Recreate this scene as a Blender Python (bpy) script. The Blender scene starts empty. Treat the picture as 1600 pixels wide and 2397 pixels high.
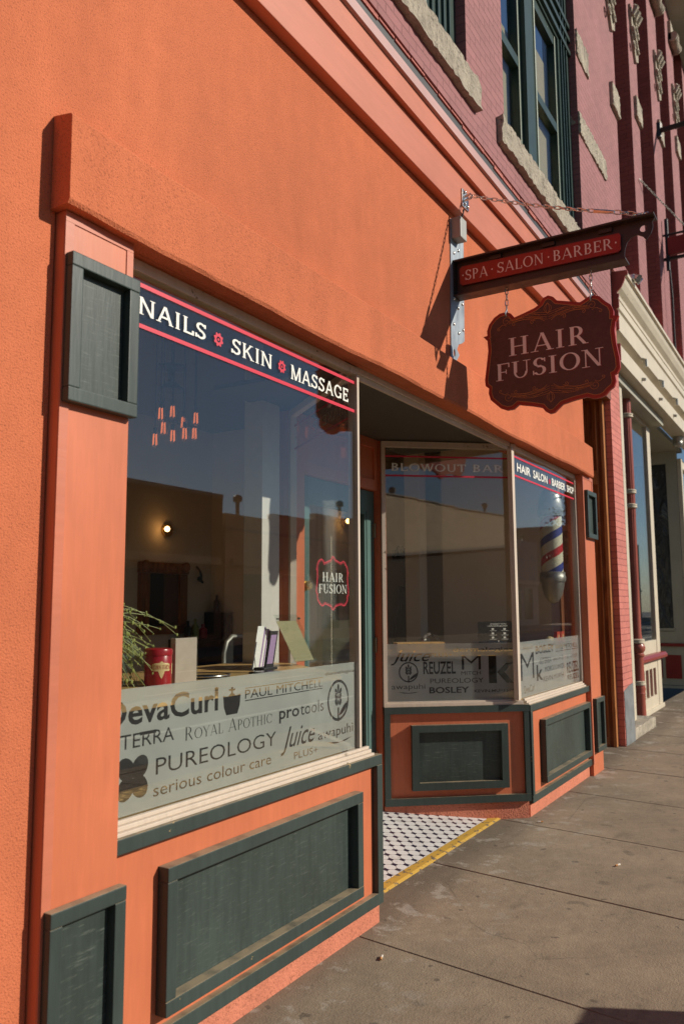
import bpy, bmesh, math, random
from mathutils import Vector, Matrix
from mathutils.geometry import delaunay_2d_cdt
random.seed(11)
S = bpy.context.scene
C = S.collection
PI = math.pi

# ------------------------------------------------------------------ camera, sky, sun
cam = bpy.data.cameras.new('camera')
cam.sensor_fit = 'VERTICAL'; cam.sensor_height = 36.0; cam.lens = 28.39
cam.clip_start = 0.05; cam.clip_end = 600
cam.dof.use_dof = True; cam.dof.focus_distance = 4.3; cam.dof.aperture_fstop = 3.2
co = bpy.data.objects.new('camera', cam); C.objects.link(co)
co.matrix_world = Matrix(((0.51963, -0.09723, -0.84884, -3.61745), (-0.85437, -0.06535, -0.51553, -2.04381),
                          (-0.00535, 0.99311, -0.11703, 1.55), (0, 0, 0, 1)))
S.camera = co
SUN = Vector((-0.46, 1.0, -0.61)).normalized()          # the way the light travels
w = bpy.data.worlds.new('World'); S.world = w; w.use_nodes = True
nt = w.node_tree; nt.nodes.clear()
sky = nt.nodes.new('ShaderNodeTexSky'); sky.sky_type = 'NISHITA'; sky.sun_disc = False
sky.sun_elevation = math.asin(-SUN.z); sky.sun_rotation = math.atan2(-SUN.x, -SUN.y)
sky.air_density = 1.0; sky.dust_density = 0.4; sky.ozone_density = 4.0
bg = nt.nodes.new('ShaderNodeBackground'); bg.inputs['Strength'].default_value = 0.062
wo = nt.nodes.new('ShaderNodeOutputWorld')
nt.links.new(sky.outputs[0], bg.inputs[0]); nt.links.new(bg.outputs[0], wo.inputs[0])
sl = bpy.data.lights.new('sun', 'SUN'); sl.energy = 4.7; sl.angle = math.radians(0.5); sl.color = (1.0, 0.92, 0.79)
so = bpy.data.objects.new('sun', sl); C.objects.link(so)
so.rotation_euler = SUN.to_track_quat('-Z', 'Y').to_euler(); so.location = (6, -14, 9)
S.view_settings.view_transform = 'Standard'; S.view_settings.look = 'None'
S.view_settings.exposure = 0.0; S.view_settings.gamma = 1.0; S.view_settings.use_curve_mapping = False
S.render.engine = 'CYCLES'
S.cycles.transparent_max_bounces = 40; S.cycles.max_bounces = 10; S.cycles.caustics_reflective = False

# ------------------------------------------------------------------ materials
def lin(*c):
    return tuple(((v / 255) / 12.92 if v / 255 <= 0.04045 else ((v / 255 + 0.055) / 1.055) ** 2.4) for v in c)
class M:
    def __init__(s, name, col=(.5, .5, .5), rough=.6, metal=0.0, spec=.5):
        s.m = bpy.data.materials.new(name); s.m.use_nodes = True
        s.t = s.m.node_tree; s.b = s.t.nodes['Principled BSDF']; s.out = s.t.nodes['Material Output']
        s.b.inputs['Base Color'].default_value = (*col, 1); s.b.inputs['Roughness'].default_value = rough
        s.b.inputs['Metallic'].default_value = metal; s.b.inputs['Specular IOR Level'].default_value = spec
        s.col = (*col, 1); s._c = None; s.last = None; s.h = None
    def n(s, k, **kw):
        x = s.t.nodes.new(k)
        for a, v in kw.items(): setattr(x, a, v)
        return x
    def l(s, a, b): s.t.links.new(a, b)
    def co(s, scale=(1, 1, 1), rot=(0, 0, 0)):
        if s._c is None: s._c = s.n('ShaderNodeTexCoord')
        mp = s.n('ShaderNodeMapping'); mp.inputs['Scale'].default_value = scale; mp.inputs['Rotation'].default_value = rot
        s.l(s._c.outputs['Object'], mp.inputs['Vector']); return mp.outputs[0]
    def noise(s, sc, det=3, ro=.55, scale=(1, 1, 1), dist=0):
        x = s.n('ShaderNodeTexNoise'); x.inputs['Scale'].default_value = sc; x.inputs['Detail'].default_value = det
        x.inputs['Roughness'].default_value = ro; x.inputs['Distortion'].default_value = dist
        s.l(s.co(scale), x.inputs['Vector']); return x.outputs['Fac']
    def ramp(s, f, a, b, va=0.0, vb=1.0):
        x = s.n('ShaderNodeMapRange'); x.inputs[1].default_value = a; x.inputs[2].default_value = b
        x.inputs[3].default_value = va; x.inputs[4].default_value = vb; s.l(f, x.inputs[0]); return x.outputs[0]
    def math(s, op, a, b=None):
        x = s.n('ShaderNodeMath', operation=op)
        for i, v in enumerate((a, b)):
            if v is None: continue
            if isinstance(v, (int, float)): x.inputs[i].default_value = v
            else: s.l(v, x.inputs[i])
        return x.outputs[0]
    def mix(s, f, b, a=None, typ='MIX'):
        x = s.n('ShaderNodeMix', data_type='RGBA', blend_type=typ)
        if isinstance(f, float): x.inputs[0].default_value = f
        else: s.l(f, x.inputs[0])
        a = a if a is not None else (s.last if s.last is not None else s.col)
        for i, v in ((6, a), (7, b)):
            if isinstance(v, tuple): x.inputs[i].default_value = v if len(v) == 4 else (*v, 1)
            else: s.l(v, x.inputs[i])
        s.last = x.outputs[2]; s.l(s.last, s.b.inputs['Base Color']); return s.last
    def vary(s, f, lo, hi):                 # multiplies the colour by lo..hi
        v = s.ramp(f, .3, .7, lo, hi)
        x = s.n('ShaderNodeCombineColor')
        for i in range(3): s.l(v, x.inputs[i])
        return s.mix(1.0, x.outputs[0], typ='MULTIPLY')
    def bump(s, f, dist=.003, st=1.0):
        x = s.n('ShaderNodeBump'); x.inputs['Distance'].default_value = dist; x.inputs['Strength'].default_value = st
        s.l(f, x.inputs['Height'])
        if s.h is not None: s.l(s.h, x.inputs['Normal'])
        s.h = x.outputs[0]; s.l(s.h, s.b.inputs['Normal']); return s
    def rough(s, f, a, b):
        s.l(s.ramp(f, .3, .7, a, b), s.b.inputs['Roughness'])

def stucco(name, col, grain=165):
    m = M(name, col, .9, spec=.2)
    m.vary(m.noise(.42, 4, .6), .86, 1.10)
    m.vary(m.noise(2.2, 5, .6, scale=(1.6, 1, .22)), .90, 1.07); m.vary(m.noise(9, 4, .65), .94, 1.05)
    g = m.noise(grain, 2, .6)
    m.mix(m.ramp(g, .56, .68, 0, .6), tuple(c * .42 for c in col)); m.mix(m.ramp(g, .30, .42, .3, 0), tuple(min(1, c * 1.25) for c in col))
    m.bump(m.math('SUBTRACT', 1.0, g), .006, .85); m.bump(m.noise(7, 3), .006, .3)
    return m.m
def paint(name, col, rough=.45, grain=(1, 1, .12), chip=None, var=.12, dirt=None, scratch=None, bumpd=.0012, amount=.66):
    m = M(name, col, rough, spec=.4)
    m.vary(m.noise(2.2, 4), 1 - var, 1 + var * .7)
    f = m.noise(38, 4, .6, scale=grain)
    m.vary(f, 1 - var * .7, 1 + var * .5)
    if scratch:
        sc = m.noise(9, 5, .7, scale=(1.4, 1, 16)); m.mix(m.ramp(sc, .56, .72, 0, .34), scratch)
        sc = m.noise(60, 2, .5, scale=(.25, 1, 2.4)); m.mix(m.ramp(sc, .74, .77, 0, .35), scratch)
    if dirt:
        ge = m.n('ShaderNodeNewGeometry'); sp = m.n('ShaderNodeSeparateXYZ'); m.l(ge.outputs['True Normal'], sp.inputs[0])
        up = m.ramp(sp.outputs[2], .6, .9); d = m.math('MULTIPLY', up, m.ramp(m.noise(11, 4), .3, .55, .35, 1.0))
        m.mix(d, dirt)                                  # worn, dusty ledges
    if chip:
        c = m.math('MULTIPLY', m.ramp(m.noise(2.6, 3), .58, .62), m.ramp(m.noise(24, 5, .7), amount - .06, amount - .045)); m.mix(c, chip)
    m.bump(f, bumpd, .7)
    return m.m
def flatm(name, col, rough=.5, metal=0, spec=.5, nscale=20, var=.06):
    m = M(name, col, rough, metal, spec); m.vary(m.noise(nscale, 3), 1 - var, 1 + var); return m.m
def metalm(name, col, rough=.35, metal=1.0, var=.2):
    m = M(name, col, rough, metal); f = m.noise(14, 4, scale=(1, 1, .3)); m.vary(f, 1 - var, 1 + var); m.rough(f, rough * .7, rough * 1.4); return m.m
def brickm(name, col, mortar, bw=.21, rh=.072, dep=.006):
    m = M(name, col, .72, spec=.3)
    g = m.n('ShaderNodeTexCoord'); sp = m.n('ShaderNodeSeparateXYZ'); m.l(g.outputs['Object'], sp.inputs[0])
    cb = m.n('ShaderNodeCombineXYZ'); m.l(m.math('ADD', sp.outputs[0], sp.outputs[1]), cb.inputs[0]); m.l(sp.outputs[2], cb.inputs[1])
    b = m.n('ShaderNodeTexBrick'); m.l(cb.outputs[0], b.inputs['Vector']); b.inputs['Scale'].default_value = 1
    b.inputs['Brick Width'].default_value = bw; b.inputs['Row Height'].default_value = rh
    b.inputs['Mortar Size'].default_value = .005; b.inputs['Mortar Smooth'].default_value = .4; b.inputs['Bias'].default_value = 0
    b.inputs['Color1'].default_value = (*[c * 1.06 for c in col], 1); b.inputs['Color2'].default_value = (*[c * .92 for c in col], 1)
    b.inputs['Mortar'].default_value = (*mortar, 1)
    m.last = b.outputs['Color']; m.l(m.last, m.b.inputs['Base Color'])
    m.vary(m.noise(1.6, 4), .88, 1.10)
    ch = m.noise(26, 4, .7); m.mix(m.ramp(ch, .67, .70, 0, .55), (.10, .045, .04))
    inv = m.math('SUBTRACT', 1.0, b.outputs['Fac']); m.bump(inv, dep, .9); m.bump(m.noise(55, 4, .65), .006, .7)
    return m.m
def woodm(name, a, b, rough=.4, axis='z', sc=1.0):
    m = M(name, a, rough)
    st = {'z': (9, 9, .7), 'x': (.7, 9, 9), 'y': (9, .7, 9)}[axis]
    f = m.noise(1.6 * sc, 5, .6, scale=st, dist=1.6); m.mix(m.ramp(f, .38, .64), b, a=a)
    m.vary(m.noise(9 * sc, 4, .6, scale=st), .8, 1.15); m.bump(f, .0008, .5)
    return m.m
def glassm(name, tint=(.93, .97, .96), f0=.045, mul=1.0, rough=0.0):
    m = M(name); m.t.nodes.remove(m.b)
    lw = m.n('ShaderNodeLayerWeight'); lw.inputs[0].default_value = .5
    p = m.math('POWER', lw.outputs['Facing'], 5.0)
    f = m.math('MULTIPLY', m.math('ADD', m.math('MULTIPLY', p, 1 - f0), f0), mul)
    tr = m.n('ShaderNodeBsdfTransparent'); tr.inputs[0].default_value = (*tint, 1)
    gl = m.n('ShaderNodeBsdfGlossy'); gl.inputs['Roughness'].default_value = rough; gl.inputs[0].default_value = (1, 1, 1, 1)
    mx = m.n('ShaderNodeMixShader'); m.l(f, mx.inputs[0]); m.l(tr.outputs[0], mx.inputs[1]); m.l(gl.outputs[0], mx.inputs[2])
    m.l(mx.outputs[0], m.out.inputs[0]); return m.m
def frostm(name, col=(.68, .70, .66)):
    m = M(name); m.t.nodes.remove(m.b)
    tr = m.n('ShaderNodeBsdfTransparent'); tr.inputs[0].default_value = (.95, .96, .93, 1)
    d = m.n('ShaderNodeBsdfDiffuse'); d.inputs[0].default_value = (*col, 1)
    tl = m.n('ShaderNodeBsdfTranslucent'); tl.inputs[0].default_value = (*col, 1)
    a = m.n('ShaderNodeMixShader'); a.inputs[0].default_value = .35; m.l(d.outputs[0], a.inputs[1]); m.l(tl.outputs[0], a.inputs[2])
    b = m.n('ShaderNodeMixShader'); m.l(m.ramp(m.noise(3, 3), .3, .7, .62, .78), b.inputs[0]); m.l(tr.outputs[0], b.inputs[1]); m.l(a.outputs[0], b.inputs[2])
    m.l(b.outputs[0], m.out.inputs[0]); return m.m
def glowm(name, col, st):
    m = M(name, col); m.b.inputs['Emission Color'].default_value = (*col, 1); m.b.inputs['Emission Strength'].default_value = st; return m.m

ORANGE = (.60, .175, .082)
K = {}
K['stucco'] = stucco('orange_stucco', ORANGE)
K['plinth'] = stucco('plinth_stucco', (.60, .21, .13), 90)
K['orange'] = paint('orange_paint', (.58, .168, .080), .42, var=.10, bumpd=.0006)
K['orange_wood'] = paint('orange_board_paint', (.55, .172, .098), .42, grain=(.12, 1, 1), var=.08)
K['pinkstrip'] = paint('pale_pink_paint', (.52, .30, .28), .5, grain=(.12, 1, 1))
K['green'] = paint('dark_green_paint', (.042, .060, .054), .42, chip=(.45, .31, .14), dirt=(.30, .235, .15), var=.2, amount=.71)
K['green_panel'] = paint('scuffed_green_paint', (.043, .060, .053), .40, scratch=(.24, .26, .23), var=.26)
K['green_door'] = paint('door_green_paint', (.085, .15, .135), .35, var=.1)
K['cream'] = paint('cream_paint', (.62, .52, .42), .5, chip=(.25, .2, .14), dirt=(.55, .47, .38), var=.1)
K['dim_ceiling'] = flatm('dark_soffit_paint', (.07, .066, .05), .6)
K['brick'] = brickm('pink_painted_brick', (.32, .128, .128), (.24, .095, .095))
K['brick_low'] = brickm('salmon_painted_brick', (.56, .185, .15), (.40, .12, .10))
K['brick_red'] = brickm('red_painted_brick', (.46, .12, .10), (.38, .09, .08))
K['greybase'] = flatm('grey_masonry_paint', (.17, .18, .185), .7, nscale=9, var=.2)
m = M('rough_limestone', (.53, .465, .37), .9, spec=.2); m.vary(m.noise(7, 5), .7, 1.15); f = m.noise(26, 5, .7)
m.mix(m.ramp(f, .58, .66, 0, .75), (.09, .075, .055)); m.bump(f, .04, 1.0); K['stone'] = m.m
K['steel_dark'] = flatm('black_lintel_steel', (.02, .022, .026), .5)
m = M('green_window_paint', (.03, .058, .050), .3); m.vary(m.noise(9, 3), .85, 1.15); K['sash'] = m.m
K['sash_pale'] = flatm('pale_sash_edge', (.32, .36, .28), .45)
K['blind'] = flatm('tan_roller_blind', (.27, .225, .115), .8)
K['glass'] = glassm('plate_glass', tint=(.96, .98, .97), mul=1.75)
K['glass_hi'] = glassm('old_plate_glass', tint=(.97, .98, .97), mul=1.6)
K['glass_low'] = glassm('thin_old_glass', tint=(.97, .98, .98), f0=.03, mul=.6)
K['glass_mid'] = glassm('clean_plate_glass', tint=(.97, .98, .98), mul=1.15)
K['glass_up'] = glassm('upper_window_glass', tint=(.85, .9, .88), f0=.08, mul=1.2)
K['frost'] = frostm('frosted_vinyl')
K['white'] = flatm('white_vinyl', (.82, .82, .76), .5, var=.02)
K['dimwhite'] = flatm('dull_white_vinyl', (.42, .40, .34), .6, var=.02)
K['redv'] = flatm('red_vinyl', (.62, .022, .055), .45, var=.03)
K['brass'] = metalm('worn_brass', (.60, .42, .14), .3)
K['hinge'] = metalm('aged_hinge_steel', (.28, .24, .17), .4)
K['iron'] = metalm('brown_painted_steel', (.055, .035, .028), .42, metal=.25)
K['plate'] = metalm('grey_steel_plate', (.30, .34, .38), .5, metal=.35)
K['chrome'] = metalm('galvanised_chain', (.62, .60, .57), .25)
K['boxgrey'] = flatm('grey_junction_box', (.36, .36, .33), .5)
K['signred'] = paint('sign_red_paint', (.36, .026, .016), .4, var=.12)
K['shadow_box'] = paint('dark_enamel', (.03, .035, .045), .4)
K['signbrown'] = paint('sign_brown_paint', (.105, .040, .036), .38, var=.25, grain=(1, 1, 1))
K['signgold'] = flatm('copper_scroll_paint', (.55, .20, .06), .5)
K['lettergrey'] = flatm('pinkish_sign_lettering', (.86, .72, .67), .5, var=.05)
K['lettershade'] = flatm('dark_red_letter_shade', (.22, .03, .025), .5)
K['wood'] = woodm('varnished_door_wood', (.34, .125, .04), (.15, .045, .014), .35)
K['wood_edge'] = woodm('varnished_trim_wood', (.58, .26, .10), (.36, .14, .045), .35)
K['counter'] = woodm('honey_counter_wood', (.66, .42, .17), (.50, .29, .105), .35, axis='x')
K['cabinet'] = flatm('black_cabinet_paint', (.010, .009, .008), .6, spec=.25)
K['interior'] = flatm('taupe_interior_wall', (.72, .60, .46), .8, nscale=2)
K['intfloor'] = woodm('brown_floorboards', (.46, .31, .18), (.36, .22, .12), .5, axis='x')
K['intceil'] = flatm('brown_interior_ceiling', (.13, .11, .09), .8)
K['white_trim'] = flatm('white_interior_trim', (.52, .50, .45), .5, var=.04)
K['cream_n'] = paint('ivory_paint', (.60, .53, .41), .5, var=.07, chip=(.3, .25, .18))
K['grey_n'] = paint('putty_paint', (.40, .385, .31), .5, var=.07)
K['maroon'] = paint('maroon_paint', (.25, .028, .026), .35, var=.1)
K['rust'] = paint('oxide_red_column_paint', (.33, .085, .060), .33, var=.12)
m = M('dark_plastic_film', (.03, .033, .034), .18); f = m.noise(3.2, 4, .6, scale=(1, 1, .4), dist=2.5)
m.mix(m.ramp(f, .56, .68, 0, .5), (.16, .19, .22)); m.bump(f, .08, 1.0); K['plastic'] = m.m
K['black'] = flatm('matt_black', (.012, .012, .013), .5)
K['blackgloss'] = flatm('glossy_black_card', (.014, .013, .014), .25)
K['paper'] = flatm('white_paper', (.74, .74, .70), .7, var=.03)
K['purple'] = flatm('mauve_paper', (.30, .20, .36), .7)
K['tinred'] = flatm('red_tin_enamel', (.36, .012, .02), .3)
K['tingold'] = flatm('cream_gold_label', (.66, .50, .25), .5)
K['acrylic'] = glassm('clear_acrylic', tint=(.95, .985, .97), f0=.07, mul=1.2)
K['sandacrylic'] = flatm('sandy_tinted_block', (.44, .37, .31), .25)
K['amberpaper'] = flatm('tan_leaflet', (.50, .40, .24), .6)
K['leafgreen'] = flatm('fresh_twig_green', (.30, .33, .09), .5)
K['grassblue'] = flatm('grey_green_blade', (.20, .30, .22), .5)
K['bulb'] = glowm('lit_filament', (1.0, .22, .06), 1.1)
K['bulbwarm'] = glowm('lit_lamp_globe', (1.0, .50, .16), 14.0)
K['redbox'] = flatm('orange_red_carton', (.58, .07, .03), .45)
K['poleblue'] = flatm('pole_blue', (.03, .05, .22), .3)
K['pewter'] = metalm('dull_pewter', (.40, .385, .34), .38, metal=.6)
K['butt'] = flatm('cigarette_paper', (.66, .60, .52), .8)
K['filter'] = flatm('cork_filter_paper', (.50, .24, .08), .8)
K['tan_far'] = brickm('tan_stucco_block', (.74, .58, .39), (.66, .52, .35), .4, .2)
K['shed_dark'] = woodm('added_shed_dark_boards', (.10, .075, .055), (.06, .045, .035), .8)  # dark boards for the added shed that dims the mirrored wall
K['tan_patch'] = flatm('faded_tan_patch', (.66, .54, .39), .85, nscale=1.5, var=.12)
K['brown_far'] = brickm('brown_brick_far', (.30, .20, .13), (.23, .155, .10), .22, .08)
K['grey_far'] = brickm('pale_stone_far', (.42, .38, .33), (.36, .32, .28), .6, .3)
K['darkglass'] = flatm('dark_far_window', (.02, .022, .026), .1)
K['asphalt'] = flatm('asphalt', (.055, .053, .05), .85, nscale=30, var=.2)
K['roadpaint'] = flatm('road_paint', (.6, .58, .5), .7)
K['metal_far'] = flatm('galvanised_vent', (.22, .2, .18), .5)
K['bark'] = flatm('bark', (.09, .065, .045), .9)
K['leaf'] = flatm('leaf', (.06, .10, .03), .6, nscale=3, var=.4)
# barber pole stripes: a helix of blue, red and ivory
m = M('barber_stripes', (.86, .82, .60), .28)
tc = m.n('ShaderNodeTexCoord'); sp = m.n('ShaderNodeSeparateXYZ'); m.l(tc.outputs['Object'], sp.inputs[0])
ang = m.math('DIVIDE', m.math('ARCTAN2', sp.outputs[1], sp.outputs[0]), 2 * PI)
ph = m.math('FRACT', m.math('ADD', m.math('DIVIDE', sp.outputs[2], .335), m.math('MULTIPLY', ang, -1.0)))
band = lambda a, b: m.math('MULTIPLY', m.math('GREATER_THAN', ph, a), m.math('LESS_THAN', ph, b))
m.mix(band(.02, .24), (.05, .075, .32)); m.mix(band(.52, .74), (.62, .025, .035)); K['stripes'] = m.m
# sidewalk concrete
m = M('sidewalk_concrete', (.29, .225, .158), .88, spec=.25)
m.vary(m.noise(.7, 5, .6), .84, 1.12); m.vary(m.noise(3.1, 5, .65), .84, 1.12); m.vary(m.noise(21, 4, .7), .88, 1.08)
m.mix(m.ramp(m.noise(4.6, 3, .5), .66, .72, 0, .45), (.09, .072, .055))
m.mix(m.ramp(m.noise(13, 2, .4), .70, .735, 0, .55), (.055, .047, .04))
m.mix(m.ramp(m.noise(2.3, 6, .75), .66, .74, 0, .35), (.42, .37, .30))
v = m.n('ShaderNodeTexVoronoi', feature='DISTANCE_TO_EDGE'); v.inputs['Scale'].default_value = .75
wv = m.n('ShaderNodeVectorMath', operation='ADD'); nz = m.n('ShaderNodeTexNoise'); nz.inputs['Scale'].default_value = 3.5; nz.inputs['Detail'].default_value = 5
m.l(m.co(), wv.inputs[0]); m.l(nz.outputs['Color'], wv.inputs[1]); m.l(wv.outputs[0], v.inputs['Vector'])
crk = m.math('MULTIPLY', m.ramp(v.outputs['Distance'], .0015, .005, 1, 0), m.ramp(m.noise(1.1, 2), .52, .6)); m.mix(m.math('MULTIPLY', crk, .35), (.07, .055, .04))
gv = m.n('ShaderNodeTexVoronoi'); gv.inputs['Scale'].default_value = 2.6; m.l(m.co(), gv.inputs['Vector'])
gs = m.n('ShaderNodeSeparateColor'); m.l(gv.outputs['Color'], gs.inputs[0])
m.mix(m.math('MULTIPLY', m.math('MULTIPLY', m.ramp(gv.outputs['Distance'], .055, .075, 1, 0), m.math('GREATER_THAN', gs.outputs[0], .55)), .6), (.05, .044, .04))
gv = m.n('ShaderNodeTexVoronoi'); gv.inputs['Scale'].default_value = 17; m.l(m.co(), gv.inputs['Vector'])
gs = m.n('ShaderNodeSeparateColor'); m.l(gv.outputs['Color'], gs.inputs[0])
m.mix(m.math('MULTIPLY', m.math('MULTIPLY', m.ramp(gv.outputs['Distance'], .07, .12, 1, 0), m.math('GREATER_THAN', gs.outputs[1], .8)), .55), (.07, .06, .05))
m.mix(m.ramp(m.noise(160, 3, .7), .60, .70, 0, .45), (.10, .08, .06)); m.mix(m.ramp(m.noise(1.7, 6, .7, scale=(1, 3, 1)), .56, .70, 0, .4), (.11, .085, .06))
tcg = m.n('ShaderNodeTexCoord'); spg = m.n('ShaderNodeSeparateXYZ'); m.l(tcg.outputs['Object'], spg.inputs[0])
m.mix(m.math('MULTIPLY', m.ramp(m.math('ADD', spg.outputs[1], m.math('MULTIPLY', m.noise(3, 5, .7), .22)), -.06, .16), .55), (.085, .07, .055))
m.mix(m.math('MULTIPLY', m.math('MULTIPLY', m.ramp(m.noise(5, 5, .7), .55, .62), m.ramp(spg.outputs[1], -.75, -.1)), .5), (.46, .42, .36))
g = m.noise(95, 3, .7); m.bump(g, .006, .6); m.bump(m.noise(8, 4), .01, .4); K['concrete'] = m.m
m = M('tile_floor', (.72, .70, .68), .22)
tc = m.n('ShaderNodeTexCoord'); mp = m.n('ShaderNodeMapping'); mp.inputs['Rotation'].default_value = (0, 0, PI / 4); mp.inputs['Scale'].default_value = (13.2, 13.2, 13.2)
m.l(tc.outputs['Object'], mp.inputs[0]); sp = m.n('ShaderNodeSeparateXYZ'); m.l(mp.outputs[0], sp.inputs[0])
e = [m.math('SUBTRACT', .5, m.math('ABSOLUTE', m.math('SUBTRACT', m.math('FRACT', sp.outputs[i]), .5))) for i in (0, 1)]
sm = m.math('ADD', e[0], e[1]); gr = m.math('MINIMUM', e[0], e[1])
m.vary(m.noise(6, 3), .9, 1.05)
m.mix(m.ramp(gr, .025, .04, 1, 0), (.20, .18, .17)); m.mix(m.math('LESS_THAN', sm, .33), (.18, .17, .18)); m.mix(m.math('LESS_THAN', sm, .30), (.022, .016, .04))
m.mix(m.ramp(m.noise(9, 6, .7), .56, .72, 0, .45), (.22, .19, .16)); m.mix(m.ramp(m.noise(60, 4, .7), .62, .68, 0, .35), (.25, .22, .18))
K['tiles'] = m.m
m = M('worn_yellow_paint', (.55, .33, .05), .7); m.mix(m.ramp(m.noise(20, 5, .7), .56, .60), (.13, .10, .07)); K['yellow'] = m.m

# ------------------------------------------------------------------ mesh builder
BASE = {}
class MB:
    def __init__(s): s.bm = bmesh.new(); s.sm = False
    def box(s, x0, x1, y0, y1, z0, z1, bev=0.0):
        r = bmesh.ops.create_cube(s.bm, size=1.0)['verts']
        for q in r: q.co = Vector((x0 + (q.co.x + .5) * (x1 - x0), y0 + (q.co.y + .5) * (y1 - y0), z0 + (q.co.z + .5) * (z1 - z0)))
        if bev:
            es = list({e for q in r for e in q.link_edges})
            bmesh.ops.bevel(s.bm, geom=es, offset=bev, segments=2, profile=.6, affect='EDGES')
        return s
    def prism(s, pts, a0, a1, axis='x'):
        f = {'x': lambda p, a: (a, p[0], p[1]), 'y': lambda p, a: (p[0], a, p[1]), 'z': lambda p, a: (p[0], p[1], a)}[axis]
        A = [s.bm.verts.new(f(p, a0)) for p in pts]; B = [s.bm.verts.new(f(p, a1)) for p in pts]; n = len(pts)
        s.bm.faces.new(A); s.bm.faces.new(B[::-1])
        for i in range(n): s.bm.faces.new((A[i], B[i], B[(i + 1) % n], A[(i + 1) % n]))
        return s
    def wall(s, A, B, o0, o1, u0, u1, z0, z1):        # a box in the plane A->B, o = offset along its normal (towards the entry)
        d = Vector((B[0] - A[0], B[1] - A[1])).normalized(); n = Vector((d.y, -d.x))
        if n.y > 0: n = -n
        pts = [Vector(A) + d * u + n * o for u, o in ((u0, o0), (u1, o0), (u1, o1), (u0, o1))]
        return s.prism([(p.x, p.y) for p in pts], z0, z1, 'z')
    def ring(s, c, r, ax, n):
        ax = ax.normalized(); u = ax.orthogonal().normalized(); q = ax.cross(u)
        return [s.bm.verts.new(c + u * r * math.cos(2 * PI * i / n) + q * r * math.sin(2 * PI * i / n)) for i in range(n)]
    def tube(s, path, r, n=8, closed=False):
        P = [Vector(p) for p in path]; k = len(P); R = r if isinstance(r, (list, tuple)) else [r] * k; rings = []; u = None
        for i in range(k):
            a = P[(i - 1) % k] if (i or closed) else P[i]; b = P[(i + 1) % k] if (i < k - 1 or closed) else P[i]
            t = (b - a).normalized()
            u = (u - t * u.dot(t)).normalized() if u is not None and (u - t * u.dot(t)).length > 1e-6 else t.orthogonal().normalized()
            q = t.cross(u)
            rings.append([s.bm.verts.new(P[i] + u * R[i] * math.cos(2 * PI * j / n) + q * R[i] * math.sin(2 * PI * j / n)) for j in range(n)])
        for i in range(k if closed else k - 1):
            A, B = rings[i], rings[(i + 1) % k]
            for j in range(n): s.bm.faces.new((A[j], A[(j + 1) % n], B[(j + 1) % n], B[j]))
        if not closed: s.bm.faces.new(rings[0][::-1]); s.bm.faces.new(rings[-1])
        s.sm = True; return s
    def lathe(s, prof, c, n=24, flute=0, fl=(0, 0)):
        rings = []
        for r, z in prof:
            rg = []
            for i in range(n):
                rr = r * (1 - flute * (i % 2)) if fl[0] < z < fl[1] else r
                rg.append(s.bm.verts.new((c[0] + rr * math.cos(2 * PI * i / n), c[1] + rr * math.sin(2 * PI * i / n), c[2] + z)))
            rings.append(rg)
        for A, B in zip(rings, rings[1:]):
            for i in range(n): s.bm.faces.new((A[i], A[(i + 1) % n], B[(i + 1) % n], B[i]))
        s.bm.faces.new(rings[0][::-1]); s.bm.faces.new(rings[-1]); s.sm = True; return s
    def ball(s, c, r, n=10, sc=(1, 1, 1)):
        q = bmesh.ops.create_uvsphere(s.bm, u_segments=n, v_segments=max(5, n // 2 + 1), radius=r)['verts']
        for v in q: v.co = Vector((v.co.x * sc[0] + c[0], v.co.y * sc[1] + c[1], v.co.z * sc[2] + c[2]))
        s.sm = True; return s
    def flat(s, tris, fn, thick=0.0):
        d = {}; fs = []
        for t in tris:
            vs = []
            for p in t:
                k = (round(p[0], 5), round(p[1], 5))
                if k not in d: d[k] = s.bm.verts.new(fn(*p))
                vs.append(d[k])
            if len(set(vs)) == len(vs):
                try: fs.append(s.bm.faces.new(vs))
                except ValueError: pass
        if thick:                                      # real thickness behind the front face
            t = s.bm.verts.index_update() or fn(0, 0); u_ = Vector(fn(1, 0)) - Vector(t); w_ = Vector(fn(0, 1)) - Vector(t)
            nv = u_.cross(w_).normalized() * -thick; bk = {v: s.bm.verts.new(v.co + nv) for v in d.values()}
            ed = [e for f in fs for e in f.edges]; rim = [e for e in set(ed) if len(e.link_faces) == 1]
            for f in fs: s.bm.faces.new([bk[v] for v in f.verts][::-1])
            for e in rim: a, c = e.verts; s.bm.faces.new((a, c, bk[c], bk[a]))
        return s
    def build(s, name, mat, parent=None, loc=None, rough=0.0, rs=0):
        bm = s.bm
        if rough:                                       # broken, hand-cut faces
            bmesh.ops.subdivide_edges(bm, edges=[e for e in bm.edges if e.calc_length() > rs * 1.5], cuts=1)
            for _ in range(5):
                es = [e for e in bm.edges if e.calc_length() > rs]
                if not es: break
                bmesh.ops.subdivide_edges(bm, edges=es, cuts=1, use_grid_fill=True)
            bmesh.ops.triangulate(bm, faces=[f for f in bm.faces if len(f.verts) > 4])
            for v in bm.verts: v.co += Vector([random.uniform(-rough, rough) for _ in range(3)])
        bmesh.ops.recalc_face_normals(bm, faces=bm.faces)
        me = bpy.data.meshes.new(name)
        o = bpy.data.objects.new(name, me); C.objects.link(o)
        b = BASE.get(parent.name, Vector((0, 0, 0))) if parent else Vector(loc or (0, 0, 0))
        bmesh.ops.translate(bm, verts=bm.verts, vec=-b)
        if s.sm:
            for f in bm.faces: f.smooth = True
        bm.to_mesh(me); bm.free()
        if s.sm:
            try: me.set_sharp_from_angle(angle=math.radians(38))
            except Exception: pass
        me.materials.append(K[mat] if isinstance(mat, str) else mat)
        if parent: o.parent = parent
        else: o.location = b
        BASE[o.name] = b
        return o
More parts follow.
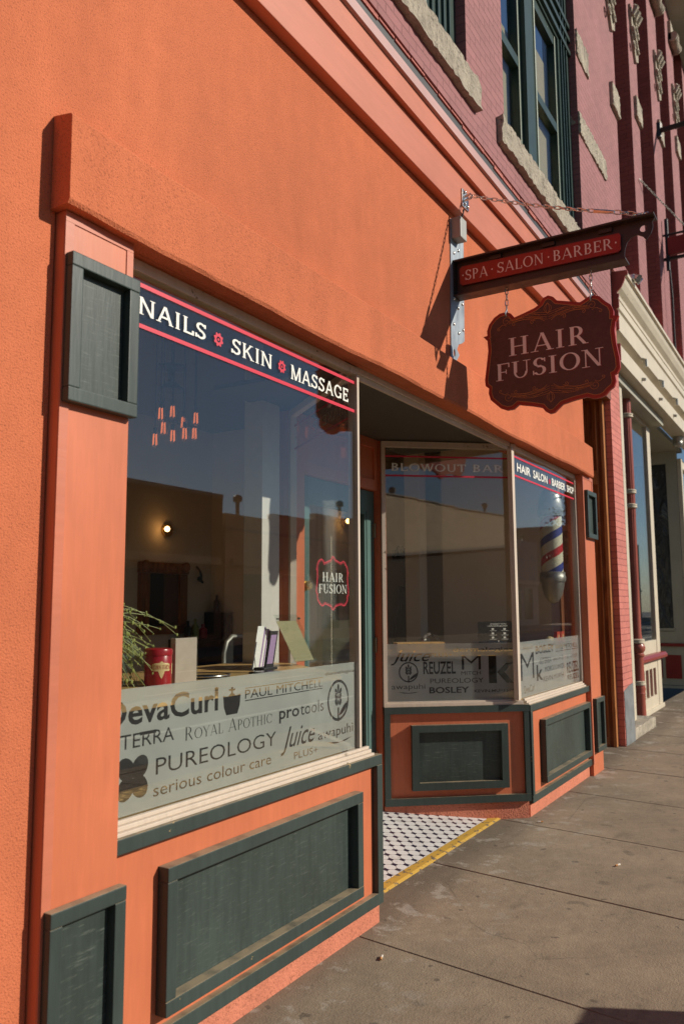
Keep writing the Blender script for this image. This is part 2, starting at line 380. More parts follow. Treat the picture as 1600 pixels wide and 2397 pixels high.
def thing(name, label, cat, loc=(0, 0, 0), group=None):
    o = bpy.data.objects.new(name, None); o.empty_display_size = .1; C.objects.link(o); o.location = loc; BASE[o.name] = Vector(loc)
    o['label'] = label; o['category'] = cat
    if group: o['group'] = group
    return o
def tag(o, label, cat, group=None):
    o['label'] = label; o['category'] = cat
    if group: o['group'] = group
    return o
def struct(o): o['kind'] = 'structure'; return o
def lab(o, t): o['label'] = t; return o
def dup(root, loc, label, group=None):
    r = root.copy(); C.objects.link(r); r.location = loc; r['label'] = label
    if group: r['group'] = group
    for ch in list(root.children):
        c = ch.copy(); C.objects.link(c); c.parent = r
        for g in list(ch.children):
            d = g.copy(); C.objects.link(d); d.parent = c
    return r

# ------------------------------------------------------------------ flat shapes and lettering
def ccw(p):
    return p if sum(p[i][0] * p[(i + 1) % len(p)][1] - p[(i + 1) % len(p)][0] * p[i][1] for i in range(len(p))) > 0 else p[::-1]
def inside(p, x, y):
    c = False; j = len(p) - 1
    for i in range(len(p)):
        if (p[i][1] > y) != (p[j][1] > y) and x < (p[j][0] - p[i][0]) * (y - p[i][1]) / (p[j][1] - p[i][1]) + p[i][0]: c = not c
        j = i
    return c
def cdt(polys):
    vs, es = [], []
    for p in polys:
        b = len(vs); n = len(p); vs += [Vector((q[0], q[1])) for q in p]; es += [(b + i, b + (i + 1) % n) for i in range(n)]
    ov, oe, of, _, _, _ = delaunay_2d_cdt(vs, es, [], 0, 1e-7)
    return [[(ov[i].x, ov[i].y) for i in f] for f in of]
class Index:
    def __init__(s, polys):
        s.b = {}; xs = [q[0] for p in polys for q in p]; s.x0 = min(xs); s.k = 60 / max(1e-9, max(xs) - s.x0)
        for p in polys:
            a = [q[0] for q in p]; c = [q[1] for q in p]; e = (min(a), max(a), min(c), max(c), p)
            for i in range(int((e[0] - s.x0) * s.k), int((e[1] - s.x0) * s.k) + 1): s.b.setdefault(i, []).append(e)
    def hit(s, x, y): return any(e[0] <= x <= e[1] and e[2] <= y <= e[3] and inside(e[4], x, y) for e in s.b.get(int((x - s.x0) * s.k), ()))
def mid(f): return sum(p[0] for p in f) / len(f), sum(p[1] for p in f) / len(f)
def union(polys):
    ix = Index(polys); return [f for f in cdt(polys) if ix.hit(*mid(f))]
def cut(outer, holes):
    ix = Index(holes); return [f for f in cdt([outer] + holes) if inside(outer, *mid(f)) and not ix.hit(*mid(f))]
def rect(x0, y0, x1, y1): return [(x0, y0), (x1, y0), (x1, y1), (x0, y1)]
def ell(cx, cy, rx, ry, a=0, n=22):
    return [(cx + rx * math.cos(t) * math.cos(a) - ry * math.sin(t) * math.sin(a), cy + rx * math.cos(t) * math.sin(a) + ry * math.sin(t) * math.cos(a)) for t in [2 * PI * i / n for i in range(n)]]
def annulus(cx, cy, r, w_, sx=1.0, n=28):
    return [[(cx + sx * q * math.cos(2 * PI * i / n), cy + q * math.sin(2 * PI * i / n)) for q, i in ((r, k), (r, k + 1), (r - w_, k + 1), (r - w_, k))] for k in range(n)]
def glyph(ch, T, t, s, q):
    P = []
    V = lambda x, a, b, w_: P.append(rect(x - w_ / 2, a, x + w_ / 2, b))
    H = lambda a, b, y, h: P.append(rect(a, y, b, y + h))
    def D(x0, y0, x1, y1, w_): P.append([(x0 - w_ / 2, y0), (x0 + w_ / 2, y0), (x1 + w_ / 2, y1), (x1 - w_ / 2, y1)])
    def F(x, y, k=1.0): P.append(rect(x - s * k, y if y < .5 else y - q, x + s * k, y + q if y < .5 else y))
    def A(cx, cy, rx, ry, a0, a1, wx, wy):
        n = max(4, int(abs(a1 - a0) / 15))
        for i in range(n):
            a, b = [math.radians(a0 + (a1 - a0) * j / n) for j in (i, i + 1)]
            P.append([(cx + rx * math.cos(a), cy + ry * math.sin(a)), (cx + rx * math.cos(b), cy + ry * math.sin(b)),
                      (cx + (rx - wx) * math.cos(b), cy + (ry - wy) * math.sin(b)), (cx + (rx - wx) * math.cos(a), cy + (ry - wy) * math.sin(a))])
    if ch == 'A': D(.09, 0, .42, 1, t); D(.76, 0, .43, 1, T); H(.2, .64, .28, t); F(.09, 0); F(.76, 0); return .86, P
    if ch == 'B': V(.16, 0, 1, T); A(.30, .745, .27, .255, -90, 90, T, t); A(.30, .265, .32, .265, -90, 90, T, t); [H(.06, .32, y, t) for y in (1 - t, .49, 0)]; return .68, P
    if ch in 'CG':
        A(.44, .5, .42, .5, 42, 318, T, t); V(.75, .66, .93, t)
        if ch == 'G': V(.74, .06, .42, T); H(.56, .86, .40, q); return .88, P
        V(.75, .10, .2, t); return .84, P
    if ch == 'E': V(.16, 0, 1, T); H(.06, .60, 0, t); H(.1, .48, .47, t); H(.06, .58, 1 - t, t); V(.60, 0, .25, t); V(.58, .77, 1, t); V(.47, .37, .62, t * .8); return .68, P
    if ch == 'F': V(.16, 0, 1, T); H(.1, .48, .46, t); H(.06, .60, 1 - t, t); V(.60, .74, 1, t); V(.47, .36, .62, t * .8); F(.16, 0); return .66, P
    if ch == 'H': V(.16, 0, 1, T); V(.70, 0, 1, T); H(.16, .7, .47, t); [F(x, y) for x in (.16, .70) for y in (0, 1)]; return .88, P
    if ch == 'I': V(.18, 0, 1, T); F(.18, 0); F(.18, 1); return .38, P
    if ch == 'K': V(.16, 0, 1, T); D(.22, .40, .64, 1, t); D(.34, .56, .72, 0, T); F(.16, 0); F(.16, 1); F(.72, 0); F(.64, 1); return .84, P
    if ch == 'L': V(.16, 0, 1, T); H(.06, .60, 0, t); V(.60, 0, .28, t); F(.16, 1); return .66, P
    if ch == 'M': V(.13, 0, 1, t); D(.15, 1, .48, 0, T); D(.82, 1, .48, 0, t); V(.84, 0, 1, T); F(.13, 0); F(.84, 0); F(.11, 1, .8); F(.86, 1, .8); return .98, P
    if ch == 'N': V(.14, 0, 1, t); D(.14, 1, .70, 0, T); V(.72, 0, 1, t); F(.14, 0); F(.72, 1); F(.10, 1, .8); return .88, P
    if ch == 'O': A(.46, .5, .44, .5, 0, 360, T, t); return .92, P
    if ch in 'PR':
        V(.16, 0, 1, T); A(.30, .72, .30, .28, -90, 90, T, t); H(.06, .32, 1 - t, t); H(.1, .32, .44, t); F(.16, 0)
        if ch == 'R': D(.36, .5, .68, 0, T); F(.70, 0, .7); return .80, P
        return .66, P
    if ch == 'S': A(.33, .74, .27, .26, 25, 270, T, t); A(.33, .27, .29, .27, -155, 90, T, t); H(.24, .42, .44, .12); V(.57, .74, .97, t); V(.06, .03, .28, t); return .66, P
    if ch == 'T': V(.36, 0, 1, T); H(.04, .68, 1 - t, t); V(.05, .76, 1, t); V(.67, .76, 1, t); F(.36, 0); return .72, P
    if ch == 'U': V(.16, .34, 1, T); V(.68, .34, 1, t); A(.42 + (t - T) / 4, .35, .26 + (T + t) / 4, .36, 180, 360, (T + t) / 2, t); F(.16, 1); F(.68, 1); return .84, P
    if ch == 'W': D(.06, 1, .30, 0, T); D(.53, 1, .32, 0, t); D(.53, 1, .74, 0, T); D(.99, 1, .76, 0, t); [F(x, 1, .8) for x in (.06, .53, .99)]; return 1.06, P
    if ch == 'Y': D(.07, 1, .37, .42, T); D(.69, 1, .38, .42, t); V(.375, 0, .46, T); F(.07, 1); F(.69, 1); F(.375, 0); return .76, P
    if ch == '.': P.append(ell(.1, .45, .05, .05, n=8)); return .2, P
    return .34, P
def serif(body, u0, v0, u1, v1, st=(.15, .12, .13, .05), gap=.07, small=0.0):
    x = 0; out = []; first = True
    for ch in body:
        k = 1.0
        if small and not first and ch != ' ': k = small
        first = ch == ' '
        wd, ps = glyph(ch, *st)
        out += [[(x + a * k, b * k) for a, b in p] for p in ps]; x += (wd + gap) * k
    xs = [a for p in out for a, b in p]; lo, hi = min(xs), max(xs)
    return [[(u0 + (a - lo) / (hi - lo) * (u1 - u0), v0 + b * (v1 - v0)) for a, b in p] for p in out]
def sans(body, u0, v0, u1, v1, weight=0.0, shear=0.0, spacing=1.0):
    c = bpy.data.curves.new('lettering_outline', 'FONT'); c.body = body; c.size = 1; c.offset = weight; c.shear = shear; c.space_character = spacing; c.resolution_u = 3
    o = bpy.data.objects.new('lettering_outline', c); me = o.to_mesh()
    P = [[(me.vertices[i].co.x, me.vertices[i].co.y) for i in f.vertices] for f in me.polygons]
    o.to_mesh_clear(); bpy.data.objects.remove(o); bpy.data.curves.remove(c)
    xs = [a for p in P for a, b in p]; ys = [b for p in P for a, b in p]
    a0, a1, b0, b1 = min(xs), max(xs), min(ys), max(ys)
    return [[(u0 + (a - a0) / (a1 - a0) * (u1 - u0), v0 + (b - b0) / (b1 - b0) * (v1 - v0)) for a, b in p] for p in P]
def gear(cx, cy, r):
    g = []
    for i in range(32): g.append((cx + r * (1 if (i // 2) % 2 else .78) * math.cos(2 * PI * i / 32), cy + r * (1 if (i // 2) % 2 else .78) * math.sin(2 * PI * i / 32)))
    return cut(g, [ell(cx, cy, r * .42, r * .42, n=10)]) + union([ell(cx, cy, r * .2, r * .2, n=8)])
def wheat(cx, cy, r):
    P = annulus(cx, cy, r, r * .13)
    P.append(ell(cx, cy + r * .62, r * .10, r * .17, n=10))
    for k in range(3):
        y = cy + r * (.42 - .26 * k)
        P.append(ell(cx - r * .2, y, r * .10, r * .18, .45, 10)); P.append(ell(cx + r * .2, y, r * .10, r * .18, -.45, 10)); P.append(ell(cx, y, r * .08, r * .13, 0, 10))
    P.append(rect(cx - r * .07, cy - r * 1.02, cx + r * .07, cy - r * .35))
    P.append(ell(cx + r * .55, cy - r * .42, r * .13, r * .55, -.95, 14)); return P
def smile(u0, u1, v, h): return [[(u0, v + h), ((u0 + u1) / 2, v + h * .35), (u1, v + h), (u0 + (u1 - u0) * .75, v + h * .2), ((u0 + u1) / 2, v), (u0 + (u1 - u0) * .25, v + h * .2)]]

# ------------------------------------------------------------------ ground
def sheet(name, x0, x1, y0, y1, z, mat): return struct(MB().box(x0, x1, y0, y1, z - .08, z).build(name, mat))
sheet('ground', -150, 250, -150, 150, -.40, 'asphalt')
sheet('road', -150, 250, -15.0, -3.75, -.14, 'asphalt')
b = MB()
for k in range(46): b.box(-60 + k * 4, -58 + k * 4, -9.45, -9.33, -.139, -.136)
for y in (-5.9, -12.9): b.box(-60, 130, y - .05, y + .05, -.139, -.136)
struct(b.build('road_markings', 'roadpaint'))
struct(MB().box(-60, 130, -3.9, -3.72, -.3, .0, .02).build('kerb', 'concrete'))
struct(MB().box(-60, 130, -15.2, -15.0, -.3, .0, .02).build('far_kerb', 'concrete'))
sheet('far_sidewalk', -60, 130, -19.4, -15.2, -.004, 'concrete')
b = MB(); g = .003; jx = [-12 + .03] + [-.13 + 1.17 * k for k in range(-9, 44)]
for i in range(len(jx) - 1):
    for (ya, yb) in ((0.45, -1.72), (-1.72, -3.71)):
        sk = .14
        A = [(jx[i] + g + sk * ya, ya - g), (jx[i + 1] - g + sk * ya, ya - g), (jx[i + 1] - g + sk * yb, yb + g), (jx[i] + g + sk * yb, yb + g)]
        if ya > 0: A = [(jx[i] + g + sk * ya, ya), (jx[i + 1] - g + sk * ya, ya), A[2], A[3]]
        dz = random.uniform(-.0015, .0015)
        b.prism(A, -.10, dz, 'z')
bmesh.ops.bevel(b.bm, geom=[e for e in b.bm.edges if all(abs(v.co.z) < .003 for v in e.verts)], offset=.005, segments=1, affect='EDGES')
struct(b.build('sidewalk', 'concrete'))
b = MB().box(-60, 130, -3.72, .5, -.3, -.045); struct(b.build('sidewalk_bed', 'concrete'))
# the tiled ramp up to the salon door
b = MB(); b.prism([(.24, .006), (.92, .10), (.92, -.06), (.24, -.06)], .02, 2.40, 'x'); struct(b.build('entry_floor', 'tiles'))
b = MB(); b.prism([(.165, .003), (.18, .010), (.238, .010), (.238, -.05), (.165, -.05)], .05, 2.40, 'x'); struct(b.build('entry_floor_edge', 'yellow'))

# ------------------------------------------------------------------ the orange salon building
B0 = thing('salon_building', 'orange stucco hair salon with two display windows below pink painted brick upper floor', 'building')
def part(mb, name, mat, parent=B0, **k): return mb.build(name, mat, parent, **k)
HB = 2.805
b = MB(); b.box(-7, -2.0, 0, .28, -.1, 4.76); b.box(-2.0, 4.40, 0, .028, HB, 4.76); b.box(-2.0, 4.40, .028, .284, 2.84, 4.76)
wallp = part(b, 'stucco_wall', 'stucco')
b = MB()                                                                  # hand-trowelled header band
n = 60; xs = [-2.02 + (4.36 + 2.02) * i / n for i in range(n + 1)]; rows = []
for i, x in enumerate(xs):
    wob = .006 * math.sin(x * 2.1) + .004 * math.sin(x * 5.3 + 1) + random.uniform(-.0018, .0018); wt = random.uniform(-.002, .002)
    rows.append([b.bm.verts.new(p) for p in ((x, -.002, 3.120), (x, -.082 + wt, 3.102 + wob * .5), (x, -.088 + wt, 3.094 + wob * .5), (x, -.090 + wt, HB + .010 + wob), (x, -.082, HB - .004 + wob), (x, -.002, HB))])
for A, D in zip(rows, rows[1:]):
    for j in range(5): b.bm.faces.new((A[j], A[j + 1], D[j + 1], D[j]))
b.bm.faces.new(rows[0]); b.bm.faces.new(rows[-1][::-1])
part(b, 'header_band', 'stucco')
b = MB(); b.box(-7, 5.3, -.064, -.001, 4.178, 4.455, .005); part(b, 'lower_fascia', 'orange_wood')
b = MB(); b.prism([(-.10, 4.452), (-.10, 4.60), (-.001, 4.60), (-.001, 4.456), (-.06, 4.456), (-.075, 4.452)], -7, 5.3); part(b, 'middle_fascia', 'orange_wood')
b = MB(); b.prism([(-.122, 4.606), (-.126, 4.664), (-.112, 4.674), (.05, 4.68), (.05, 4.602), (-.10, 4.602)], -7, 5.3); part(b, 'top_fascia', 'pinkstrip')
b = MB(); b.box(4.39, 5.84, .04, .28, 3.92, 4.60); part(b, 'doorway_lintel', 'wood')
b = MB(); b.box(-7, 6.16, .072, .35, 4.66, 5.06); part(b, 'steel_lintel', 'steel_dark')
b = MB(); y0, y1 = .05, .42; zt = 15.0                                     # upper brick wall round two windows
WA = (-.85, 1.65, 5.56, 8.7); WB = (2.45, 4.90, 5.56, 8.7)
for x0, x1 in ((-7, WA[0]), (WA[1], WB[0]), (WB[1], 6.14)): b.box(x0, x1, y0, y1, 5.06, zt)
for W in (WA, WB): b.box(W[0], W[1], y0, y1, 5.06, 5.50); b.box(W[0], W[1], y0, y1, W[3], zt)
part(b, 'upper_brick_wall', 'brick')
b = MB(); x = -6.9
while x < 6.05: b.box(x, x + .2, .058 + random.uniform(0, .006), .1, 5.035 + random.uniform(-.012, .008), 5.059); x += .212
part(b, 'brick_soffit_course', 'brick_low')
b = MB(); b.box(5.85, 6.34, .052, .55, -.05, 5.05); part(b, 'brick_pier', 'brick_low')
b = MB(); b.prism([(5.866, -.05), (6.342, -.05), (6.342, .655), (6.1, .64), (5.862, .60), (5.875, .42), (5.858, .3), (5.88, .15)], .046, .060, 'y'); part(b, 'pier_base', 'greybase')
b = MB(); b.box(4.92, 5.42, .03, .2, 7.68, 7.99); lab(part(b, 'quoin_stone', 'stone', rough=.008, rs=.06), 'short rough pale quoin stone')
b = MB(); b.box(4.90, 6.12, .03, .2, 6.74, 6.99); lab(part(b, 'quoin_stone', 'stone', rough=.008, rs=.06), 'long rough pale quoin stone')
def upper_window(W, name):
    x0, x1, z0, z1 = W
    r = MB(); r.box(x0, x0 + .10, .13, .27, z0, z1); r.box(x1 - .42, x1, .13, .27, z0, z1); xm = x0 + (x1 - x0) * .40
    r.box(xm - .17, xm + .13, .10, .27, z0, z1); r.box(x0 + .1, x1 - .42, .13, .27, 7.62, z1); r.box(x0 + .1, x1 - .42, .14, .27, z0, z0 + .06)
    for q in (.06, .16, .26): r.box(x1 - .42 + q, x1 - .40 + q, .11, .13, z0, z1)
    for q in (7.66, 7.82, 7.98): r.box(x0 + .1, x1, .10, .13, q, q + .05)
    p = part(r, 'upper_window', 'sash'); lab(p, name)
    for a, c in ((x0 + .10, xm - .17), (xm + .13, x1 - .42)):
        q = MB(); q.box(a, a + .07, .15, .22, z0 + .06, 7.62, .006); q.box(c - .09, c, .15, .22, z0 + .06, 7.62, .006); q.box(a + .07, c - .09, .145, .22, 6.50, 6.60, .006)
        q.box(a + .07, c - .09, .15, .22, 7.50, 7.62); q.box(a + .07, c - .09, .17, .22, z0 + .06, z0 + .16)
        part(q, 'sash', 'sash', p)
        q = MB(); q.box(c - .09, c - .07, .142, .149, z0 + .06, 7.6); q.box(a - .05, a - .02, .09, .099, z0 + .06, 7.6); part(q, 'sash_edge', 'sash_pale', p)
        part(MB().box(a + .06, c - .08, .185, .191, z0 + .1, 7.55), 'pane', 'glass_low', p)
        part(MB().box(a + .03, c - .06, .25, .255, z0 + .05, 6.9 if a < xm else 7.3), 'blind', 'blind', p)
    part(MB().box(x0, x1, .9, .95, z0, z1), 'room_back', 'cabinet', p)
    s = MB(); s.box(x0 - .18, x1 + .16, .0, .30, 5.27, 5.49); part(s, 'sill', 'stone', p, rough=.008, rs=.06)
upper_window(WA, 'dark green double window nearest the camera'); upper_window(WB, 'dark green double window above the bracket sign')

# piers with raised green panels
def frame_panel(name, x0, x1, z0, z1, yb, yf, wd, parent, inner=.012):
    r = MB()
    r.box(x0, x1, yf, yb, z1 - wd, z1, .004); r.box(x0, x1, yf, yb, z0, z0 + wd, .004)
    r.box(x0, x0 + wd, yf + .001, yb, z0 + wd, z1 - wd, .004); r.box(x1 - wd, x1, yf + .001, yb, z0 + wd, z1 - wd, .004)
    p = part(r, name, 'green', parent)
    part(MB().box(x0 + wd - .004, x1 - wd + .004, yb - .002, yb + .004, z0 + wd - .004, z1 - wd + .004), 'panel_field', 'green_panel', p); return p
def pier(x0, x1, pans, name):
    r = MB(); r.box(x0, x1, -.042, .10, -.05, HB - .002, .003); p = part(r, 'pier', 'orange'); lab(p, name)
    r = MB(); r.box(x0 + .001, x1 - .001, -.046, -.0425, HB - .035, HB - .003); r.box(x0 + .001, x0 + .035, -.046, -.0425, .1, HB - .036); r.box(x1 - .03, x1 - .001, -.046, -.0425, 2.66, HB - .036)
    part(r, 'pier_trim', 'orange_wood', p)
    for (a, c, z0, z1) in pans: frame_panel('raised_panel', a, c, z0, z1, -.043, -.078, .045, p, .008)
    return p
pier(-1.995, -1.705, [(-1.988, -1.70, 2.185, 2.665), (-1.985, -1.695, .12, .685)], 'wide orange pier left of the big window')
pier(4.10, 4.47, [(4.14, 4.482, 2.195, 2.655), (4.16, 4.472, .20, .69)], 'narrow orange pier beside the wooden doorway')

# low walls under the windows
def kick(x0, x1, px0, px1, stile):
    r = MB(); r.box(x0, x1, 0, .14, .09, .765); p = part(r, 'low_wall', 'orange')
    r = MB(); r.box(x0, x1, -.030, .03, .762, .812, .004); a, c = stile
    r.box(a, c, -.031, .02, .15, .762, .004); r.box(x0, x1, -.030, .02, .096, .152, .004); part(r, 'rail', 'green', p)
    frame_panel('raised_panel', px0, px1, .192, .672, 0, -.050, .049, p, .012)
    r = MB(); r.box(x0, x1, -.006, .14, -.08, .094, .008); part(r, 'plinth', 'plinth', p)
    r = MB(); r.box(x0, x1 - .06, -.018, .045, .8125, .826, .003); r.box(x0, x1 - .06, -.002, .045, .826, .842, .003); r.box(x0, x1 - .06, .012, .03, .842, .856, .003)
    part(r, 'sill', 'cream', p); return p
kick(-1.704, .078, -1.478, -.150, (.024, .078)); kick(2.405, 4.099, 2.70, 4.05, (2.41, 2.455))
A_, B_ = (1.686, .83), (2.385, -.01)
# angled low wall and window of the recessed entry
r = MB(); r.wall(A_, B_, -.14, 0, 0, 1.085, .11, .772); kp = part(r, 'entry_low_wall', 'orange')
r = MB(); r.wall(A_, B_, -.02, .03, 0, 1.10, .772, .822); r.wall(A_, B_, -.01, .028, .0, .042, .177, .772); r.wall(A_, B_, -.01, .028, 1.058, 1.095, .177, .772); r.wall(A_, B_, -.02, .03, 0, 1.095, .125, .177)
part(r, 'rail', 'green', kp)
r = MB()
for u0, u1, z0, z1 in ((.199, .925, .64, .69), (.199, .925, .23, .283), (.199, .251, .283, .64), (.873, .925, .283, .64)): r.wall(A_, B_, 0, .045, u0, u1, z0, z1)
pp = part(r, 'raised_panel', 'green', kp)
r = MB(); r.wall(A_, B_, -.002, .008, .249, .875, .281, .642); part(r, 'panel_field', 'green_panel', pp)
r = MB(); r.wall(A_, B_, -.14, .004, 0, 1.085, -.05, .128); part(r, 'plinth', 'plinth', kp)
r = MB(); r.wall(A_, B_, -.10, .02, 0, 1.06, .823, .846); part(r, 'sill', 'cream', kp)
BN = Vector((B_[1] - A_[1], -(B_[0] - A_[0]))).normalized()
BD = Vector((B_[0] - A_[0], B_[1] - A_[1])).normalized()
if BN.y > 0: BN = -BN
def onB(off): return lambda u, v: (A_[0] + BD.x * u + BN.x * off, A_[1] + BD.y * u + BN.y * off, v)
def onY(y): return lambda u, v: (u, y, v)

# --- display windows: frame, pane, frosted film with cut-out lettering, banner lettering
def film(win, outer, polys, fn): part(MB().flat(cut(outer, polys), fn), 'frosted_film', 'frost', win)
def words(win, lst, fn, mat):
    for p in lst: part(MB().flat(union(p), fn), 'lettering', mat, win)
def decal(win, tris, fn, mat, name='lettering'): return part(MB().flat(tris, fn), name, mat, win)
# left window
r = MB(); r.box(-1.704, -.045, .024, .07, 2.757, HB - .006, .003); r.box(-.064, -.044, .018, .075, .857, 2.757, .002); r.box(-1.704, -1.66, .03, .07, .857, 2.757)
W1 = part(r, 'display_window', 'cream'); lab(W1, 'big display window reading nails skin massage')
part(MB().box(-1.69, -.064, .034, .040, .85, 2.765), 'pane', 'glass', W1)
L = []
L += sans('DevaCurl', -1.70, 1.152, -1.12, 1.243, .022); L += [rect(-1.535, 1.112, -1.455, 1.124)]
L += [[(-1.09, 1.205), (-1.06, 1.20), (-1.035, 1.215), (-1.01, 1.20), (-.98, 1.205), (-.985, 1.16), (-1.0, 1.128), (-1.07, 1.128), (-1.085, 1.16)], rect(-1.041, 1.213, -1.029, 1.235), rect(-1.055, 1.221, -1.015, 1.228)]
L += sans('PAUL MITCHELL', -.951, 1.180, -.364, 1.216, 0); L += [rect(-.951, 1.221, -.364, 1.224), rect(-.951, 1.171, -.364, 1.175)]
L += sans('dermalogica', -.342, 1.224, -.073, 1.244, .008)
L += sans('pro', -.713, 1.052, -.56, 1.105, .016); L += sans('tools', -.55, 1.069, -.357, 1.122, 0)
L += wheat(-.226, 1.104, .098)
L += sans('d\u014dTERRA', -1.72, 1.074, -1.364, 1.126)
L += serif('ROYAL APOTHIC', -1.305, 1.063, -.766, 1.112, (.11, .04, .10, .025), small=.8)
L += sans('PUREOLOGY', -1.454, .966, -.734, 1.024, -.004)
L += sans('serious colour care', -1.464, .893, -.77, .936, .0)
for a in (45, 135, 225, 315): L.append(ell(-1.563 + .045 * math.cos(math.radians(a)), .975 + .045 * math.sin(math.radians(a)), .044, .036, math.radians(a), 16))
L += sans('Juice', -.70, .912, -.43, 1.03, .004, .45); L += sans('PLUS+', -.60, .884, -.409, .915, 0)
L += sans('awapuhi', -.405, .925, -.088, .985, .002); L += smile(-.329, -.102, .902, .016)
film(W1, rect(-1.66, .857, -.065, 1.277), L, onY(.0425))
words(W1, [serif('NAILS', -1.602, 2.606, -1.235, 2.671), serif('SKIN', -1.075, 2.602, -.79, 2.667), serif('MASSAGE', -.645, 2.596, -.131, 2.664)], onY(.0325), 'white')
for q in (rect(-1.68, 2.706, -.065, 2.722), rect(-1.68, 2.554, -.065, 2.570)): decal(W1, union([q]), onY(.0325), 'redv', 'banner_line')
for gx in (-1.157, -.715): decal(W1, gear(gx, 2.634, .030), onY(.0325), 'redv', 'gear_ornament')
# right window
r = MB(); r.box(2.30, 4.099, .024, .07, 2.757, HB - .006, .003); r.box(2.275, 2.330, .012, .05, .857, 2.757, .003); r.box(4.06, 4.099, .02, .07, .857, 2.757)
W2 = part(r, 'display_window', 'cream'); lab(W2, 'right display window reading hair salon barber shop')
part(MB().box(2.33, 4.07, .034, .040, .85, 2.765), 'pane', 'glass_mid', W2)
L = sans('BOSLEY', 2.79, 1.165, 3.28, 1.232, .02) + sans('PAUL MITCHELL', 3.33, 1.175, 4.03, 1.215) + [rect(3.33, 1.160, 4.03, 1.165)]
L += sans('awapuhi', 2.49, 1.205, 2.74, 1.245, -.005) + sans('d\u014dTERRA', 2.88, 1.08, 3.20, 1.132) + sans('label.m', 3.25, 1.09, 3.46, 1.12, .006)
L += serif('ROYAL APOTHIC', 3.51, 1.085, 4.03, 1.122, (.11, .04, .10, .025), small=.8) + sans('MOROCCANOIL', 3.02, 1.012, 3.59, 1.052, 0)
L += sans('REUZEL', 3.65, .955, 4.03, 1.05, .02) + sans('KEVIN.MURPHY', 2.97, .935, 3.61, .975) + sans('REUZEL', 3.66, .895, 4.04, .94, .015)
L += sans('M', 2.42, .985, 2.74, 1.19, -.012) + sans('k', 2.80, .955, 2.96, 1.08, .02) + sans('DevaCurl', 2.49, .885, 2.73, .94)
film(W2, rect(2.332, .857, 4.06, 1.277), L, onY(.0425))
words(W2, [sans('HAIR', 2.452, 2.603, 2.78, 2.672, .02), sans('SALON', 2.85, 2.603, 3.235, 2.672, .02), sans('BARBER', 3.365, 2.606, 3.775, 2.672, .02), sans('SHOP', 3.83, 2.606, 4.055, 2.672, .02)], onY(.0325), 'white')
for q in (rect(2.332, 2.705, 4.06, 2.719), rect(2.332, 2.556, 4.06, 2.570)): decal(W2, union([q]), onY(.0325), 'redv', 'banner_line')
decal(W2, gear(3.30, 2.632, .026), onY(.0325), 'redv', 'gear_ornament')
# angled entry window
r = MB(); r.wall(A_, B_, -.03, .012, .0, 1.06, 2.757, 2.80); r.wall(A_, B_, -.03, .012, 0.0, .028, .846, 2.757); r.wall(A_, B_, -.03, .002, 1.005, 1.04, .846, 2.757); r.wall(A_, B_, -.03, .006, .028, 1.03, .846, .858)
W3 = part(r, 'entry_window', 'cream'); lab(W3, 'angled entry window reading blowout bar')
r = MB(); r.wall(A_, B_, -.012, -.006, .02, 1.04, .85, 2.765); part(r, 'pane', 'glass_hi', W3)
L = sans('Juice', .059, 1.12, .36, 1.232, .004, .45) + sans('PLUS+', .36, 1.178, .53, 1.208, 0) + sans('dermalogica', .533, 1.205, 1.007, 1.246, .01)
L += wheat(.192, 1.07, .074) + sans('awapuhi', .063, .935, .317, .985, -.004) + smile(.11, .275, .915, .012)
L += sans('REUZEL', .304, 1.052, .553, 1.144, .02) + sans('M', .599, 1.081, .747, 1.189, -.012) + sans('MITCH', .594, 1.043, .745, 1.070, 0)
L += sans('PUREOLOGY', .355, .985, .766, 1.020, 0) + sans('BOSLEY', .347, .912, .653, .958, .024) + sans('KEVIN.MURPHY', .692, .912, 1.002, .934, .012)
L += [rect(.807, .978, .868, 1.186), [(.872, 1.06), (.945, 1.128), (1.0, 1.128), (.93, 1.062), (1.0, .978), (.945, .978)]]
film(W3, rect(.028, .858, 1.006, 1.277), L, onB(-.0145))
words(W3, [serif('BLOWOUT', .082, 2.575, .665, 2.634), serif('BAR', .722, 2.578, .965, 2.636)], onB(-.0045), 'white')
for q in (rect(.028, 2.681, 1.03, 2.694), rect(.028, 2.532, 1.03, 2.546)): decal(W3, union([q]), onB(-.0045), 'redv', 'banner_line')
# the return pane of the left window, mirror of the angled one
RA, RB = (-.055, .055), (.545, .85)
RD = Vector((RB[0] - RA[0], RB[1] - RA[1])).normalized(); RN = Vector((RD.y, -RD.x))
r = MB()
def rwall(mb, o0, o1, u0, u1, z0, z1):
    pts = [Vector(RA) + RD * u + RN * o for u, o in ((u0, o0), (u1, o0), (u1, o1), (u0, o1))]; mb.prism([(p.x, p.y) for p in pts], z0, z1, 'z')
rwall(r, -.02, .02, .04, 1.01, 2.757, 2.80); rwall(r, -.02, .02, .97, 1.01, .8, 2.757); rwall(r, -.02, .02, .04, .97, .80, .857)
W4 = part(r, 'return_window', 'cream'); r = MB(); rwall(r, -.003, .003, .02, .98, .85, 2.765); part(r, 'pane', 'glass_low', W4)
r = MB(); rwall(r, -.06, .06, .03, 1.01, -.05, .80); part(r, 'low_wall', 'orange', W4)
onR = lambda u, v: (RA[0] + RD.x * u + RN.x * .005, RA[1] + RD.y * u + RN.y * .005, v)
decal(W4, union(serif('MAKEUP', .10, 2.585, .62, 2.645)), onR, 'dimwhite')
for q in (rect(.04, 2.69, .97, 2.703), rect(.04, 2.54, .97, 2.553)): decal(W4, union([q]), onR, 'redv', 'banner_line')
